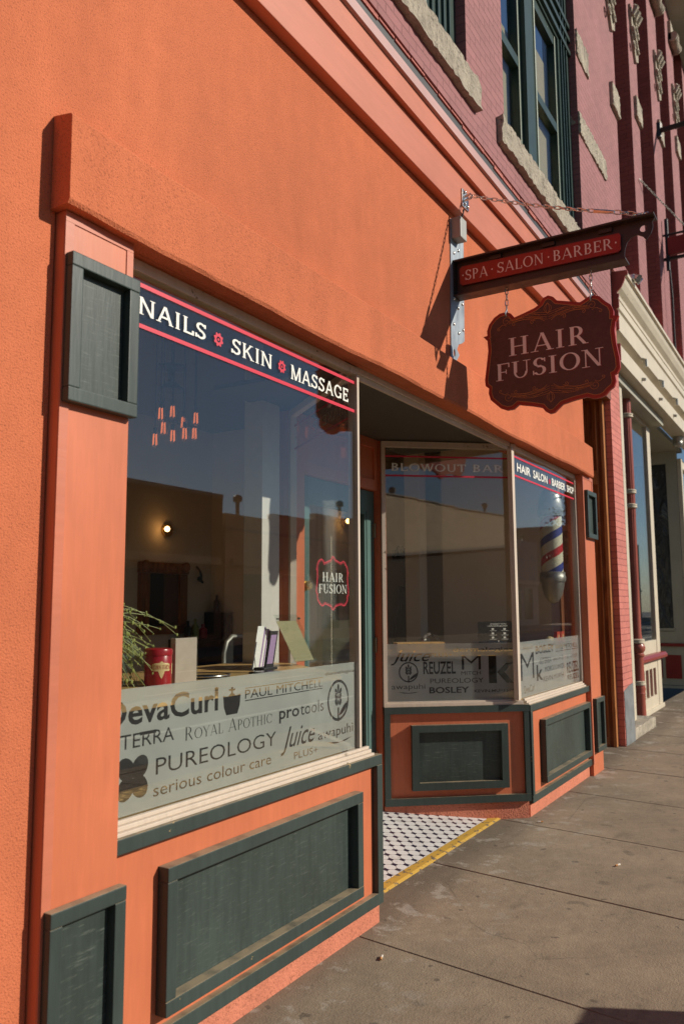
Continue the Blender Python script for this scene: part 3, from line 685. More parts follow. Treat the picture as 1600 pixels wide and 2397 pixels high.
# entry ceiling, trim, door
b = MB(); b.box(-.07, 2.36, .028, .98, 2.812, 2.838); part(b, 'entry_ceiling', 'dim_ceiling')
b = MB(); b.box(-.044, 2.29, .044, .062, 2.748, 2.8115, .003); b.box(-.044, 2.29, .030, .0435, 2.775, 2.8115, .002); part(b, 'entry_trim', 'cream')
b = MB(); b.box(.545, .70, .86, .98, .0, 2.81, .004); b.box(1.70, 1.80, .85, .98, .0, 2.81, .004); b.box(.70, 1.70, .88, .98, 2.42, 2.81, .004)
DJ = part(b, 'door_frame', 'orange'); b = MB(); b.box(.70, 1.70, .862, .879, 2.42, 2.50, .003); b.box(.70, 1.70, .862, .879, 2.74, 2.81, .003); b.box(.70, .75, .862, .879, 2.50, 2.74); b.box(1.64, 1.70, .862, .879, 2.50, 2.74); part(b, 'transom_panel', 'orange', DJ)
b = MB(); b.box(.705, .80, .90, .945, .08, 2.415, .003); b.box(1.585, 1.695, .90, .945, .08, 2.415, .003); b.box(.80, 1.585, .90, .945, 2.26, 2.415, .003); b.box(.80, 1.585, .90, .945, .08, .45, .003)
b.box(.80, .825, .906, .945, .45, 2.26, .004); b.box(1.56, 1.585, .906, .945, .45, 2.26, .004); b.box(.825, 1.56, .906, .945, 2.235, 2.26); b.box(.825, 1.56, .906, .945, .45, .48)
DO = part(b, 'door', 'green_door'); part(MB().box(.82, 1.565, .925, .930, .47, 2.24), 'pane', 'glass', DO)
b = MB(); b.tube([(.75, .90, 1.69), (.75, .885, 1.69)], .034, 14); b.tube([(.75, .885, 1.69), (.75, .862, 1.69), (.75, .845, 1.69)], [.028, .032, .020], 14); part(b, 'lock', 'brass', DO)
for z in (2.12, 1.27, .45):
    b = MB(); b.tube([(1.694, .893, z - .055), (1.694, .893, z + .055)], .010, 8); b.box(1.66, 1.692, .896, .8995, z - .05, z + .05); part(b, 'hinge', 'hinge', DO)
SIGN = [(.268, 3.406), (.307, 3.427), (.346, 3.43), (.38, 3.415), (.404, 3.383), (.475, 3.401), (.539, 3.42), (.572, 3.44), (.594, 3.473), (.625, 3.483), (.656, 3.468), (.68, 3.439), (.746, 3.42), (.82, 3.398), (.846, 3.41), (.876, 3.424), (.905, 3.425), (.939, 3.411), (.971, 3.373), (1.001, 3.347), (1.016, 3.308), (1.015, 3.276), (1.045, 3.27), (1.025, 3.236), (1.016, 3.187), (1.022, 3.105), (1.037, 3.012), (1.039, 2.952), (1.02, 2.92), (1.007, 2.915), (1.012, 2.876), (1.001, 2.843), (.972, 2.823), (.947, 2.796), (.918, 2.786), (.879, 2.786), (.841, 2.802), (.762, 2.792), (.691, 2.777), (.66, 2.75), (.639, 2.732), (.609, 2.729), (.584, 2.745), (.564, 2.773), (.497, 2.793), (.413, 2.812), (.38, 2.788), (.337, 2.786), (.294, 2.805), (.262, 2.836), (.23, 2.867), (.218, 2.912), (.221, 2.944), (.199, 2.963), (.195, 3.002), (.208, 3.087), (.223, 3.193), (.219, 3.26), (.192, 3.292), (.22, 3.295), (.218, 3.326), (.233, 3.367)]
def inset(poly, d):
    poly = ccw(poly); n = len(poly); out = []
    for i in range(n):
        a, b_, c = Vector(poly[i - 1]), Vector(poly[i]), Vector(poly[(i + 1) % n])
        e1 = (b_ - a).normalized(); e2 = (c - b_).normalized(); n1 = Vector((-e1.y, e1.x)); n2 = Vector((-e2.y, e2.x))
        nn = (n1 + n2); nn = nn.normalized() if nn.length > .2 else n1
        out.append(tuple(b_ + nn * d / max(.55, nn.dot(n1))))
    return out
def ringpolys(P, Q): return [[P[i], P[(i + 1) % len(P)], Q[(i + 1) % len(P)], Q[i]] for i in range(len(P))]
sc = lambda p: (.925 + (p[0] - .19) * .435 / .855, 1.528 + (p[1] - 2.729) * .377 / .754)
SO = ccw([sc(p) for p in SIGN]); 
decal(DO, union(ringpolys(SO, inset(SO, .009))) + union(ringpolys(inset(SO, .013), inset(SO, .016))), onY(.9235), 'redv', 'door_emblem')
dst = (.14, .05, .15, .035)
words(DO, [serif('HAIR', 1.01, 1.725, 1.285, 1.787, dst, .1), serif('FUSION', .965, 1.645, 1.33, 1.707, dst)], onY(.9235), 'white')

# --- wooden doorway right of the salon, its right-hand cheek in view
b = MB(); b.box(5.78, 5.849, .162, 1.35, .0, 3.92); WD = part(b, 'doorway_cheek', 'wood')
b = MB(); b.box(5.755, 5.848, .125, .1615, .0, 3.92, .004); b.box(5.768, 5.7795, .205, .222, .0, 3.92, .003)
for z0, z1 in ((2.42, 2.50), (2.94, 3.10), (.0, .1)): b.box(5.762, 5.7795, .223, 1.35, z0, z1, .003)
part(b, 'doorway_trim', 'wood_edge', WD)
b = MB(); b.box(4.48, 5.849, 1.36, 1.42, 0, 3.92); part(b, 'street_door', 'wood', WD)
b = MB(); b.box(4.38, 4.47, .285, 1.36, 0, 3.98); b.box(4.40, 4.47, .03, .284, 2.82, 3.92); b.box(4.47, 5.85, .29, 1.36, 3.925, 3.98); part(b, 'doorway_side', 'wood', WD)
# --- salon interior shell
b = MB(); b.box(-2.3, -2.0, .28, 4.5, -.1, 3.8); b.box(-2.3, 3.7, 4.2, 4.5, 0, 3.8); b.box(3.7, 6.6, 2.65, 2.95, 0, 3.8); b.box(3.7, 3.9, 2.95, 4.5, 0, 3.8); b.box(6.3, 6.6, 1.45, 2.65, 0, 3.8); b.box(4.48, 6.3, 1.425, 1.5, 0, 3.8); b.box(4.10, 4.39, .30, 1.425, 0, 3.8)
part(b, 'interior_wall', 'interior')
b = MB(); b.box(-2.0, 4.37, .29, 4.2, 3.62, 3.7); b.box(4.37, 6.3, 1.43, 4.2, 3.62, 3.7); part(b, 'interior_ceiling', 'intceil')
b = MB(); b.prism([(-2.0, .10), (-.06, .10), (.5, .95), (1.75, .95), (2.36, .12), (4.1, .12), (4.1, 4.2), (-2.0, 4.2)], .05, .098, 'z'); part(b, 'interior_floor', 'intfloor')
b = MB(); b.box(.27, .45, .88, 1.02, .1, 3.6, .004); part(b, 'interior_post', 'white_trim')
b = MB(); b.box(3.88, 4.05, 1.58, 1.75, .1, 3.6, .01); part(b, 'interior_column', 'interior')
b = MB(); b.prism([(-1.70, .10), (-.09, .10), (.02, .24), (.02, .34), (-1.70, .34)], .832, .855, 'z'); part(b, 'window_deck', 'counter')
b = MB(); b.box(2.47, 4.08, .06, .45, .832, .855); part(b, 'window_deck', 'counter')

# ------------------------------------------------------------------ bracket with the name board
G0 = thing('sign_bracket', 'brown steel bracket on the orange wall carrying a red spa salon barber board', 'sign', (1.24, 0, 3.15))
PL = [(1.151, 4.128), (1.372, 4.17), (1.345, 3.335), (1.307, 3.31), (1.242, 3.283), (1.212, 3.241), (1.251, 3.212), (1.208, 3.167), (1.145, 3.147), (1.114, 3.159)]
part(MB().flat(cut(PL, [ell(1.168, 3.205, .015, .027, n=12)]), onY(-.0075), .006), 'wall_plate', 'plate', G0)
for i, (x, z) in enumerate(((1.266, 3.945), (1.192, 3.90), (1.315, 3.584), (1.243, 3.531), (1.165, 3.40), (1.319, 3.404), (1.244, 3.36), (1.185, 3.583))): part(MB().ball((x, -.009, z), .011, 8, (1, .8, 1)), 'bolt', 'chrome', G0)
fx = lambda x: (lambda u, v: (x, -u, v))
web = [(.013, 3.604), (1.105, 3.604), (1.093, 3.622), (1.097, 3.672), (1.113, 3.714), (1.138, 3.739), (1.171, 3.746), (1.203, 3.727), (1.22, 3.701), (1.249, 3.736), (1.262, 3.773), (1.26, 3.806), (1.275, 3.830), (.013, 3.838)]
b = MB().flat(cut(web, [ell(1.208, 3.776, .021, .021, n=14)]), fx(1.222), .008)
b.box(1.17, 1.28, -1.278, -.013, 3.8305, 3.842, .002); b.box(1.17, 1.28, -1.108, -.013, 3.592, 3.6035, .002); b.box(1.17, 1.28, -.0125, -.0065, 3.592, 3.842)
for q in (.25, .6, .95): b.box(1.205, 1.218, -q - .08, -q, 3.80, 3.828, .002)
part(b, 'beam', 'iron', G0)
BO = [(.04, 3.785), (.056, 3.80), (1.071, 3.776), (1.08, 3.761), (1.076, 3.672), (1.059, 3.658), (.055, 3.668), (.041, 3.686)]
NB = part(MB().flat(union([BO]), fx(1.205), .012), 'name_board', 'signred', G0)
tl = lambda u, v: (1.2035, -u, v - (u - .08) * .0165)
st = (.13, .055, .10, .03)
words(NB, [serif('SPA', .082, 3.698, .239, 3.768, st), serif('SALON', .304, 3.701, .606, 3.771, st), serif('BARBER', .672, 3.701, 1.030, 3.770, st)], tl, 'lettergrey')
for u in (.268, .64, .065, 1.05): part(MB().flat(union([ell(u, 3.736, .005, .006, n=8)]), tl), 'dot', 'lettergrey', NB)
part(MB().flat(union(ringpolys(ccw(BO), inset(BO, .003))), lambda u, v: (1.2036, -u, v)), 'board_edge', 'lettershade', NB)
def chain(mb, p, q, L=.036, wd=.012, r=.0028, n=7, slack=0.0):
    p, q = Vector(p), Vector(q); N = max(2, round((q - p).length / (L * .80))); 
    for i in range(N):
        t = (i + .5) / N; c = p.lerp(q, t) + Vector((0, 0, -slack * 4 * t * (1 - t))); t2 = (i + .52) / N
        d = (p.lerp(q, t2) + Vector((0, 0, -slack * 4 * t2 * (1 - t2))) - c).normalized()
        u = d.orthogonal().normalized(); ref = Vector((0, 0, 1)) if abs(d.z) < .9 else Vector((1, 0, 0))
        u = d.cross(ref).normalized(); v_ = d.cross(u)
        s_ = u if i % 2 else v_
        pts = []
        for k in range(12):
            a = 2 * PI * k / 12; x = math.cos(a); e_ = (L / 2 - wd / 2) * (1 if x > 0 else -1) if abs(x) > 1e-6 else 0
            pts.append(c + d * (x * wd / 2 + e_) + s_ * math.sin(a) * wd / 2)
        mb.tube(pts, r, n, True)
    return mb
b = MB(); b.box(1.205, 1.315, -.074, -.0645, 4.225, 4.35, .003); b.ball((1.235, -.078, 4.33), .010, 8); b.ball((1.285, -.078, 4.245), .010, 8); b.ball((1.235, -.078, 4.245), .010, 8); b.tube([(1.24, -.078, 4.30), (1.24, -.115, 4.31), (1.24, -.128, 4.295), (1.24, -.118, 4.278), (1.24, -.078, 4.272)], .008, 8)
SB = part(b, 'stay_plate', 'chrome', G0)
e1, e2, e3, e4 = (1.24, -.13, 4.292), (1.232, -.925, 3.967), (1.228, -1.045, 3.925), (1.225, -1.235, 3.853)
b = MB(); chain(b, e1, e2, .046, .020, .0038, slack=.012); chain(b, e3, e4, .05, .024, .0042); b.tube([e2, (1.229, -1.0, 3.94), e3], [.013, .013, .009], 8); b.tube([(1.225, -1.20, 3.842), (1.225, -1.215, 3.87), (1.225, -1.235, 3.872), (1.225, -1.245, 3.842)], .005, 6)
part(b, 'stay_chain', 'chrome', G0)
b = MB(); b.box(1.16, 1.265, -.075, -.0065, 3.99, 4.135, .006); EB = tag(b.build('junction_box', 'boxgrey', None, (1.21, -.03, 4.0)), 'small grey electrical box on the orange wall above the bracket beam', 'box')
b = MB(); b.tube([(1.23, -.04, 4.13), (1.232, -.06, 4.17), (1.235, -.07, 4.21)], .006, 6); b.build('conduit', 'black', EB)
# hanging board
H0 = thing('hanging_sign', 'brown scalloped hanging board with red edge reading hair fusion', 'sign', (1.225, -.62, 2.73))
part(MB().flat(union([SIGN]), fx(1.214), .024), 'board', 'signred', H0)
IN1, IN2 = inset(SIGN, .020), inset(SIGN, .0235)
part(MB().flat(union([IN1]), fx(1.2125)), 'painted_field', 'signbrown', H0)
part(MB().flat(union(ringpolys(IN1, IN2)), fx(1.2115)), 'gold_line', 'signgold', H0)
st = (.15, .05, .17, .035)
let = lambda du, dv: [serif('HAIR', .362 + du, 3.133 + dv, .862 + du, 3.250 + dv, st, .16), serif('FUSION', .272 + du, 2.982 + dv, .948 + du, 3.092 + dv, st, .08)]
for p in let(.006, -.005): part(MB().flat(union(p), fx(1.2112)), 'letter_shade', 'lettershade', H0)
words(H0, let(0, 0), fx(1.2104), 'lettergrey')
b = MB()
def spiral(cx, cy, r0, turns, a0, sgn, tail):
    pts = []
    for i in range(26):
        t = i / 25; a = a0 + sgn * turns * 2 * PI * t; r = r0 * (.15 + .85 * t); pts.append((cx + r * math.cos(a), cy + r * math.sin(a)))
    x0, y0 = pts[-1]
    for k in range(1, 8):
        t = k / 7; pts.append((x0 + (tail[0] - x0) * t, y0 + (tail[1] - y0) * t + .012 * math.sin(PI * t)))
    return pts
for vy, f in ((3.365, 1), (2.868, -1)):
    b = MB()
    for s_ in (1, -1):
        X = lambda u: .62 + s_ * u
        for (cx, cy, r0, tn, tx, ty) in ((.27, 0, .030, 1.4, .03, -.022), (.22, -.028, .014, 1.2, .08, -.03), (.10, -.035, .014, 1.2, .02, -.045), (.16, .008, .012, 1.1, .05, 0), (.32, -.045, .012, 1.2, .27, -.03)):
            P = spiral(cx, cy, r0, tn, .6, 1, (tx, ty)); b.tube([(1.2118, -X(u), vy + f * v) for u, v in P], .0014, 4)
        for k in range(4): b.tube([(1.2118, -X(.005 + t * .25), vy + f * (-.035 + .010 * k + .028 * math.sin(t * 2.6 + .15 * k))) for t in [j / 10 for j in range(11)]], .0011, 4)
        for dx in (.012, .024): b.tube([(1.2118, -X(dx * math.sin(t * PI)), vy + f * (.0 + .07 * t)) for t in [j / 8 for j in range(9)]], .0013, 4)
    part(b, 'scrollwork', 'signgold', H0)
for y, z in ((-.35, 3.408), (-.885, 3.402)):
    b = MB(); chain(b, (1.225, y, z + .03), (1.225, y - .005, 3.588), .042, .017, .0033)
    b.tube([(1.225 + .019 * math.sin(a), y, z + .012 + .023 * math.cos(a)) for a in [2 * PI * i / 14 for i in range(14)]], .0045, 6, True); part(b, 'chain', 'chrome', H0)

# ------------------------------------------------------------------ barber pole behind the right window
cx, cy = 3.73, .165
P0 = thing('barber_pole', 'barber pole with blue red and ivory stripes hanging behind the right window', 'barber pole', (cx, cy, 1.62))
b = MB().lathe([(0.099, 0), (0.100, .53), (0.099, .535)], (cx, cy, 1.84), 32); part(b, 'striped_cylinder', 'stripes', P0)
b = MB().lathe([(0.013, -.22), (0.046, -.20), (0.083, -.14), (0.100, -.06), (0.104, -.02), (0.114, -.02), (0.117, -.005), (0.117, .03), (0.114, .035), (0.114, .065), (0.102, .07)], (cx, cy, 1.79), 32); part(b, 'bottom_cap', 'pewter', P0)
b = MB().lathe([(0.102, 0), (0.114, .004), (0.114, .03), (0.117, .035), (0.117, .065), (0.109, .075)], (cx, cy, 2.37), 32); part(b, 'collar', 'pewter', P0)
b = MB().lathe([(0.109, 0), (0.109, .03), (0.099, .10), (0.073, .16), (0.040, .19), (0.007, .20)], (cx, cy, 2.446), 32); part(b, 'dome', 'pewter', P0)
b = MB()
for z in (2.26, 1.92): b = MB(); b.tube([(cx + .08, cy, z), (4.098, cy + .01, z)], .012, 8); b.ball((cx + .12, cy, z), .020, 8); part(b, 'mount', 'black', P0)

# ------------------------------------------------------------------ things in the left window
Q0 = thing('display_counter', 'honey wood counter top on a black cabinet behind the left window', 'counter', (-.7, .5, .1))
b = MB(); b.prism([(-1.68, .10), (-.10, .10), (.40, .76), (.40, 1.10), (-1.68, 1.10)], 1.19, 1.22, 'z'); part(b, 'counter_top', 'counter', Q0)
b = MB(); b.prism([(-1.66, .36), (.0, .36), (.32, .78), (.32, 1.06), (-1.66, 1.06)], .1, 1.189, 'z'); part(b, 'cabinet', 'cabinet', Q0)
TR = thing('round_tray', 'dark round tray with a bright rim on the counter right of the sandy block', 'tray', (-.60, .52, 1.2202))
part(MB().lathe([(.01, .002), (.115, .002), (.120, .004)], (-.60, .56, 1.2202), 32), 'plate', 'cabinet', TR)
part(MB().tube([(-.60 + .12 * math.cos(2 * PI * i / 36), .56 + .12 * math.sin(2 * PI * i / 36), 1.232) for i in range(36)], .0035, 6, True), 'rim', 'chrome', TR)
T0 = thing('storage_tin', 'round red tin with a cream corn starch label on the counter', 'tin', (-1.02, .46, 1.2222))
b = MB().lathe([(.056, 0), (.058, .004), (.058, .125), (.056, .128)], (-1.02, .46, 1.2222), 32); part(b, 'body', 'tinred', T0)
b = MB().lathe([(.060, 0), (.061, .018), (.058, .026), (.05, .029), (.01, .03)], (-1.02, .46, 1.350), 32); part(b, 'lid', 'tinred', T0)
def wrap(x, y, r, u0): return lambda u, v: (x + r * math.sin((u) / r + u0), y - r * math.cos((u) / r + u0), v)
LBL = [(a_ * .72, 1.292 + (b_ - 1.28) * .85) for a_, b_ in [(-.06, 1.275), (-.05, 1.29), (-.058, 1.30), (-.045, 1.31), (-.012, 1.313), (0, 1.322), (.012, 1.313), (.045, 1.31), (.058, 1.30), (.05, 1.29), (.06, 1.275), (.02, 1.272), (.008, 1.245), (0, 1.235), (-.008, 1.245), (-.02, 1.272)]]
tl_ = part(MB().flat(union([LBL] + [rect(-.04 + .008 * i, 1.285, -.032 + .008 * i, 1.315) for i in range(10)]), wrap(-1.02, .46, .0590, -.55)), 'label', 'tingold', T0)
part(MB().flat(union(serif('CORN', -.036, 1.293, -.003, 1.310, (.14, .07, .1, .04))) + union(serif('STARCH', .003, 1.293, .038, 1.310, (.14, .07, .1, .04))), wrap(-1.02, .46, .0595, -.55)), 'lettering', 'tinred', tl_)
part(MB().flat(union([rect(.058, 1.27, .080, 1.315)]), wrap(-1.02, .46, .0590, -.55)), 'side_label', 'tingold', T0)
SB0 = thing('acrylic_block', 'upright sandy tinted acrylic block beside the red tin', 'display block', (-.86, .46, 1.2222))
b = MB(); b.box(-.93, -.79, .445, .475, 1.2222, 1.418, .003); part(b, 'body', 'sandacrylic', SB0)
b = MB(); b.box(-.789, -.785, .443, .477, 1.2222, 1.42); b.box(-.93, -.79, .443, .477, 1.4185, 1.4215); part(b, 'clear_edge', 'acrylic', SB0)
# slanted acrylic leaflet holders
def slant(mb, x0, x1, xs, y, z0, z1, t, ys=0.0): mb.prism([(x0, z0), (x1, z0), (x1 + xs, z1), (x0 + xs, z1)], y, y + t, 'y')
L0 = thing('leaflet_holder', 'leaning clear acrylic leaflet holder with green edges at the right of the counter', 'leaflet holder', (.3, .58, 1.222))
b = MB(); slant(b, .20, .42, -.21, .585, 1.24, 1.51, .004); b.tube([(.21, .59, 1.27), (.13, .57, 1.226)], .004, 6); b.tube([(.42, .59, 1.25), (.30, .56, 1.226)], .006, 6); part(b, 'acrylic_sheet', 'acrylic', L0)
b = MB(); slant(b, .21, .40, -.185, .594, 1.245, 1.475, .002); part(b, 'leaflet', 'amberpaper', L0)
b = MB(); [b.tube([(x, .582, 1.487), (x, .595, 1.487)], .006, 8) for x in (.03, .235)]; part(b, 'stud', 'chrome', L0)
CH = thing('card_holder', 'narrow black card holder leaning beside the acrylic leaflet holder', 'card holder', (-.12, .56, 1.222))
b = MB(); slant(b, -.145, -.075, .045, .54, 1.235, 1.425, .012); b.box(-.17, -.05, .53, .60, 1.2222, 1.237, .003); b.tube([(-.04, .57, 1.222), (-.06, .57, 1.34)], .003, 5); part(b, 'stand', 'black', CH)
b = MB(); slant(b, -.135, -.085, .038, .538, 1.255, 1.405, .0015); part(b, 'card', 'purple', CH)
FL = thing('leaflet_stack', 'fan of white and mauve leaflets standing behind the black card holder', 'leaflets', (-.03, .66, 1.222))
for i in range(7): slb = MB(); slant(slb, -.12 + .022 * i, -.06 + .022 * i, .055, .65 + .006 * i, 1.2222, 1.45 - .006 * i, .002); part(slb, 'leaflet', ('paper', 'purple')[i % 2], FL)
b = MB(); b.box(-.34, -.20, .40, .50, 1.2205, 1.230, .003); tag(b.build('tablet', 'blackgloss', None, (-.3, .5, 1.2222)), 'flat black tablet lying on the counter left of the card holder', 'tablet')
b = MB(); slant(b, -1.62, -1.28, -.06, .43, 1.2222, 1.36, .004); b.prism([(.46, 1.2222), (.464, 1.2222), (.436, 1.352), (.432, 1.352)], -1.60, -1.34, 'x'); tag(b.build('price_card', 'paper', None, (-1.45, .44, 1.222)), 'white folded card behind the window at the left pier', 'card')
# twigs and blades in a pot, mostly behind the pier
V0 = thing('twig_plant', 'budded green twigs and thin blades spilling from a pot behind the left pier', 'plant', (-1.36, .60, 1.222))
b = MB().lathe([(.06, 0), (.085, .02), (.09, .20), (.07, .24), (.06, .24)], (-1.42, .62, 1.222), 20); part(b, 'pot', 'cabinet', V0)
b = MB(); nodes = []
for i in range(58):
    an = random.uniform(-.7, .4); ln = random.uniform(.22, .60); up = random.uniform(.0, .16); dr = random.uniform(.12, .36)
    P = []
    for k in range(8):
        t = k / 7; P.append((-1.42 + ln * t * math.cos(an) * .95, .60 + ln * t * math.sin(an) * .5 - .05 * t, 1.46 + up * t - dr * t * t + .10 * math.sin(t * 2) * (i % 3 == 0)))
    b.tube(P, [.0024 - .0012 * k / 7 for k in range(8)], 5); nodes += [(P[k], t) for k in (3, 4, 5, 6, 7)]
for (p, t) in nodes: b.ball((p[0] + random.uniform(-.006, .006), p[1], p[2] + random.uniform(-.008, .008)), random.uniform(.0035, .0075), 6, (1, 1, 1.35))
part(b, 'twigs', 'leafgreen', V0)
b = MB()
for i in range(40):
    an = random.uniform(-.6, .5); ln = random.uniform(.15, .42); P = []
    for k in range(7):
        t = k / 6; P.append((-1.40 + ln * t * math.cos(an), .56 + ln * .4 * t * math.sin(an), 1.52 + .10 * t - random.uniform(.3, .6) * .9 * t * t))
    b.tube(P, [.0022 * (1 - .7 * k / 6) for k in range(7)], 4)
part(b, 'blades', 'grassblue', V0)
CR = thing('waiting_chair', 'grey chair with a rounded back behind the honey wood counter', 'chair', (1.2, 1.9, .1))
b = MB(); b.prism([(1.03, .75), (1.03, 1.22), (1.06, 1.30), (1.12, 1.34), (1.42, 1.34), (1.47, 1.30), (1.50, 1.22), (1.50, .75)], 1.80, 1.86, 'y'); part(b, 'backrest', 'cabinet', CR)
b = MB(); b.tube([(1.03, 1.79, .75), (1.03, 1.79, 1.22), (1.06, 1.79, 1.30), (1.12, 1.79, 1.34), (1.42, 1.79, 1.34), (1.47, 1.79, 1.30), (1.50, 1.79, 1.22), (1.50, 1.79, .75)], .016, 8); part(b, 'back_frame', 'pewter', CR)
b = MB(); b.box(1.03, 1.5, 1.86, 2.3, .52, .60, .02); part(b, 'seat', 'cabinet', CR)
for x in (1.05, 1.48):
    for y in (1.84, 2.27): part(MB().tube([(x, y, .10), (x, y, .53)], .014, 6), 'leg', 'pewter', CR)
# wall mirror, coat hook, wall lamps, cabinet with bottles
MI = thing('wall_mirror', 'ornate dark wooden mirror hanging on the back wall seen through the left window', 'mirror', (2.85, 4.19, 1.26))
b = MB(); b.box(2.52, 3.24, 4.12, 4.2, 1.92, 2.04, .01); b.box(2.52, 3.24, 4.13, 4.2, 1.27, 1.36, .01); b.box(2.53, 2.65, 4.13, 4.2, 1.36, 1.92, .01); b.box(3.11, 3.23, 4.13, 4.2, 1.36, 1.92, .01)
for x in (2.57, 3.19): b.ball((x, 4.12, 2.0), .06, 10, (1, .5, 1))
for k in range(9): b.ball((2.65 + .06 * k, 4.115, 2.0 + .015 * math.sin(k)), .028, 8, (1, .5, 1))
part(b, 'frame', 'wood', MI); part(MB().box(2.65, 3.11, 4.16, 4.165, 1.36, 1.92), 'mirror_glass', 'darkglass', MI)
b = MB(); b.tube([(3.44, 4.195, 2.02), (3.44, 4.15, 1.98), (3.46, 4.14, 1.92), (3.46, 4.15, 1.86), (3.44, 4.10, 1.84), (3.40, 4.08, 1.86)], [.012, .014, .016, .022, .014, .010], 8); b.ball((3.47, 4.17, 1.88), .03, 8); tag(b.build('coat_hook', 'black', None, (3.45, 4.19, 1.9)), 'black iron coat hook on the wall right of the mirror', 'hook')
def lamp(x, y, z, label):
    o = thing('wall_lamp', label, 'lamp', (x, y, z), 'wall lamps inside the salon')
    b = MB(); b.tube([(x + .10, y, z), (x + .10, y - .03, z)], .075, 16); b.tube([(x + .10, y - .03, z), (x + .10, y - .09, z), (x + .02, y - .11, z)], .018, 8); part(b, 'bracket', 'brass', o)
    part(MB().ball((x, y - .11, z), .030, 10), 'bulb', 'bulbwarm', o); return o
lamp(2.83, 4.19, 2.40, 'lit brass wall lamp above the ornate mirror'); lamp(4.05, 2.64, 2.50, 'lit brass wall lamp seen through the glass of the green door')
SH = thing('product_shelf', 'low black shelf unit against the back wall below the coat hook', 'shelf', (3.6, 4.1, .1))
b = MB(); b.box(3.58, 4.35 - .66, 3.86, 4.19, 1.47, 1.50); b.box(3.20 + .38, 3.69, 3.86, 4.19, .1, .14); b.box(3.58, 3.61, 3.86, 4.19, .14, 1.47); b.box(3.66, 3.69, 3.86, 4.19, .14, 1.47); b.box(3.0, 3.58, 3.9, 4.19, 1.18, 1.21); b.box(3.0, 3.03, 3.9, 4.19, .1, 1.18); b.box(3.03, 3.58, 4.15, 4.19, .1, 1.18); part(b, 'carcass', 'cabinet', SH)
def bottle(x, y, z, h, r, mat, label):
    b = MB().lathe([(r * .95, 0), (r, .01), (r, h * .6), (r * .4, h * .75), (r * .38, h)], (x, y, z), 14); o = b.build('bottle', mat, None, (x, y, z)); return tag(o, label, 'bottle', 'bottles on the product shelf')
bottle(3.15, 4.05, 1.211, .20, .04, 'black', 'black bottle on the low shelf, left of the green one'); bottle(3.27, 4.05, 1.211, .22, .04, 'leafgreen', 'green bottle on the low black shelf'); bottle(3.40, 4.05, 1.211, .16, .05, 'tinred', 'squat red bottle on the low black shelf'); bottle(3.63, 4.05, 1.501, .2, .035, 'darkglass', 'dark bottle on the taller end of the shelf unit')
# pendant cluster
PN = thing('pendant_cluster', 'cluster of nine glowing filament bulbs hanging on cords in the left window', 'pendant lamp', (.72, 2.0, 3.62))
part(MB().box(.42, 1.02, 1.92, 2.08, 3.59, 3.62, .005), 'canopy', 'black', PN)
for i, (x, z) in enumerate(((.52, 2.93), (.67, 2.98), (.82, 2.93), (.89, 2.97), (.58, 2.84), (.71, 2.81), (.77, 2.83), (.91, 2.86), (.53, 2.75))):
    y = 1.97 + .03 * (i % 3)
    c_ = part(MB().tube([(x, y, 3.59), (x, y, z + .07)], .004, 5).tube([(x, y, z + .04), (x, y, z + .08)], .014, 8), 'cord', 'black', PN)
    b = MB()
    for a in range(4): b.tube([(x + .017 * math.cos(a * PI / 2 + .3), y + .017 * math.sin(a * PI / 2 + .3), z - .045), (x + .013 * math.cos(a * PI / 2 + .3), y + .013 * math.sin(a * PI / 2 + .3), z + .035)], .0024, 5)
    part(b, 'filament', 'bulb', c_)
    part(MB().lathe([(.008, -.065), (.026, -.055), (.034, -.02), (.030, .02), (.016, .05)], (x, y, z), 16), 'globe', 'acrylic', c_)
PD = thing('ceiling_lantern', 'black hanging lantern behind the nails lettering', 'pendant lamp', (.97, 2.3, 3.62))
b = MB().tube([(.97, 2.3, 3.62), (.97, 2.3, 3.40)], .008, 6).lathe([(.02, .16), (.11, .14), (.12, .12), (.03, .10), (.025, .02), (.10, -.04), (.10, -.06), (.01, -.06)], (.97, 2.3, 3.30), 16); part(b, 'body', 'black', PD)
# ------------------------------------------------------------------ things behind the angled and right windows
CK = thing('styling_counter', 'honey wood counter behind the blowout bar window', 'counter', (3.2, 1.0, .1))
b = MB(); b.prism([(1.92, .86), (2.50, .15), (4.08, .15), (4.08, .55), (2.85, .55), (2.35, 1.15), (1.92, 1.15)], 1.17, 1.20, 'z'); part(b, 'counter_top', 'counter', CK)
b = MB(); b.prism([(2.1, .86), (2.62, .30), (4.07, .30), (4.07, .50), (2.8, .50), (2.3, 1.10), (2.1, 1.10)], .1, 1.169, 'z'); part(b, 'cabinet', 'cabinet', CK)
BS = thing('counter_notice', 'upright black notice card with white lettering on the styling counter', 'sign', (2.75, .30, 1.2))
nA, nB = Vector((2.60, .45)), Vector((2.90, .10)); nd = (nB - nA).normalized(); nn = Vector((nd.y, -nd.x)); nn = -nn if nn.x > 0 else nn
nf = lambda o: (lambda u, v: (nA.x + nd.x * u + nn.x * o, nA.y + nd.y * u + nn.y * o, v))
wd_ = .325
part(MB().flat(union([[(0, 1.2005), (wd_, 1.2005), (wd_ - .01, 1.432), (.0, 1.425)]]), nf(0), .006), 'card', 'blackgloss', BS)
P = union(sans('CONNECT WITH', .10, 1.402, .235, 1.413, .01)) + union(sans('LOVE KEVIN.MURPHY', .08, 1.386, .25, 1.397, .01))
for u in (.10, .20):
    for z in (1.360, 1.325, 1.292): P += union([rect(u + .012, z, u + .032, z + .014)]) + union([rect(u - .005, z - .008, u + .055, z - .0055)])
P += union([rect(.165, 1.266, .173, 1.274)]) + union([rect(.11, 1.252, .23, 1.255)])
part(MB().flat(P, nf(.004)), 'lettering', 'white', BS)
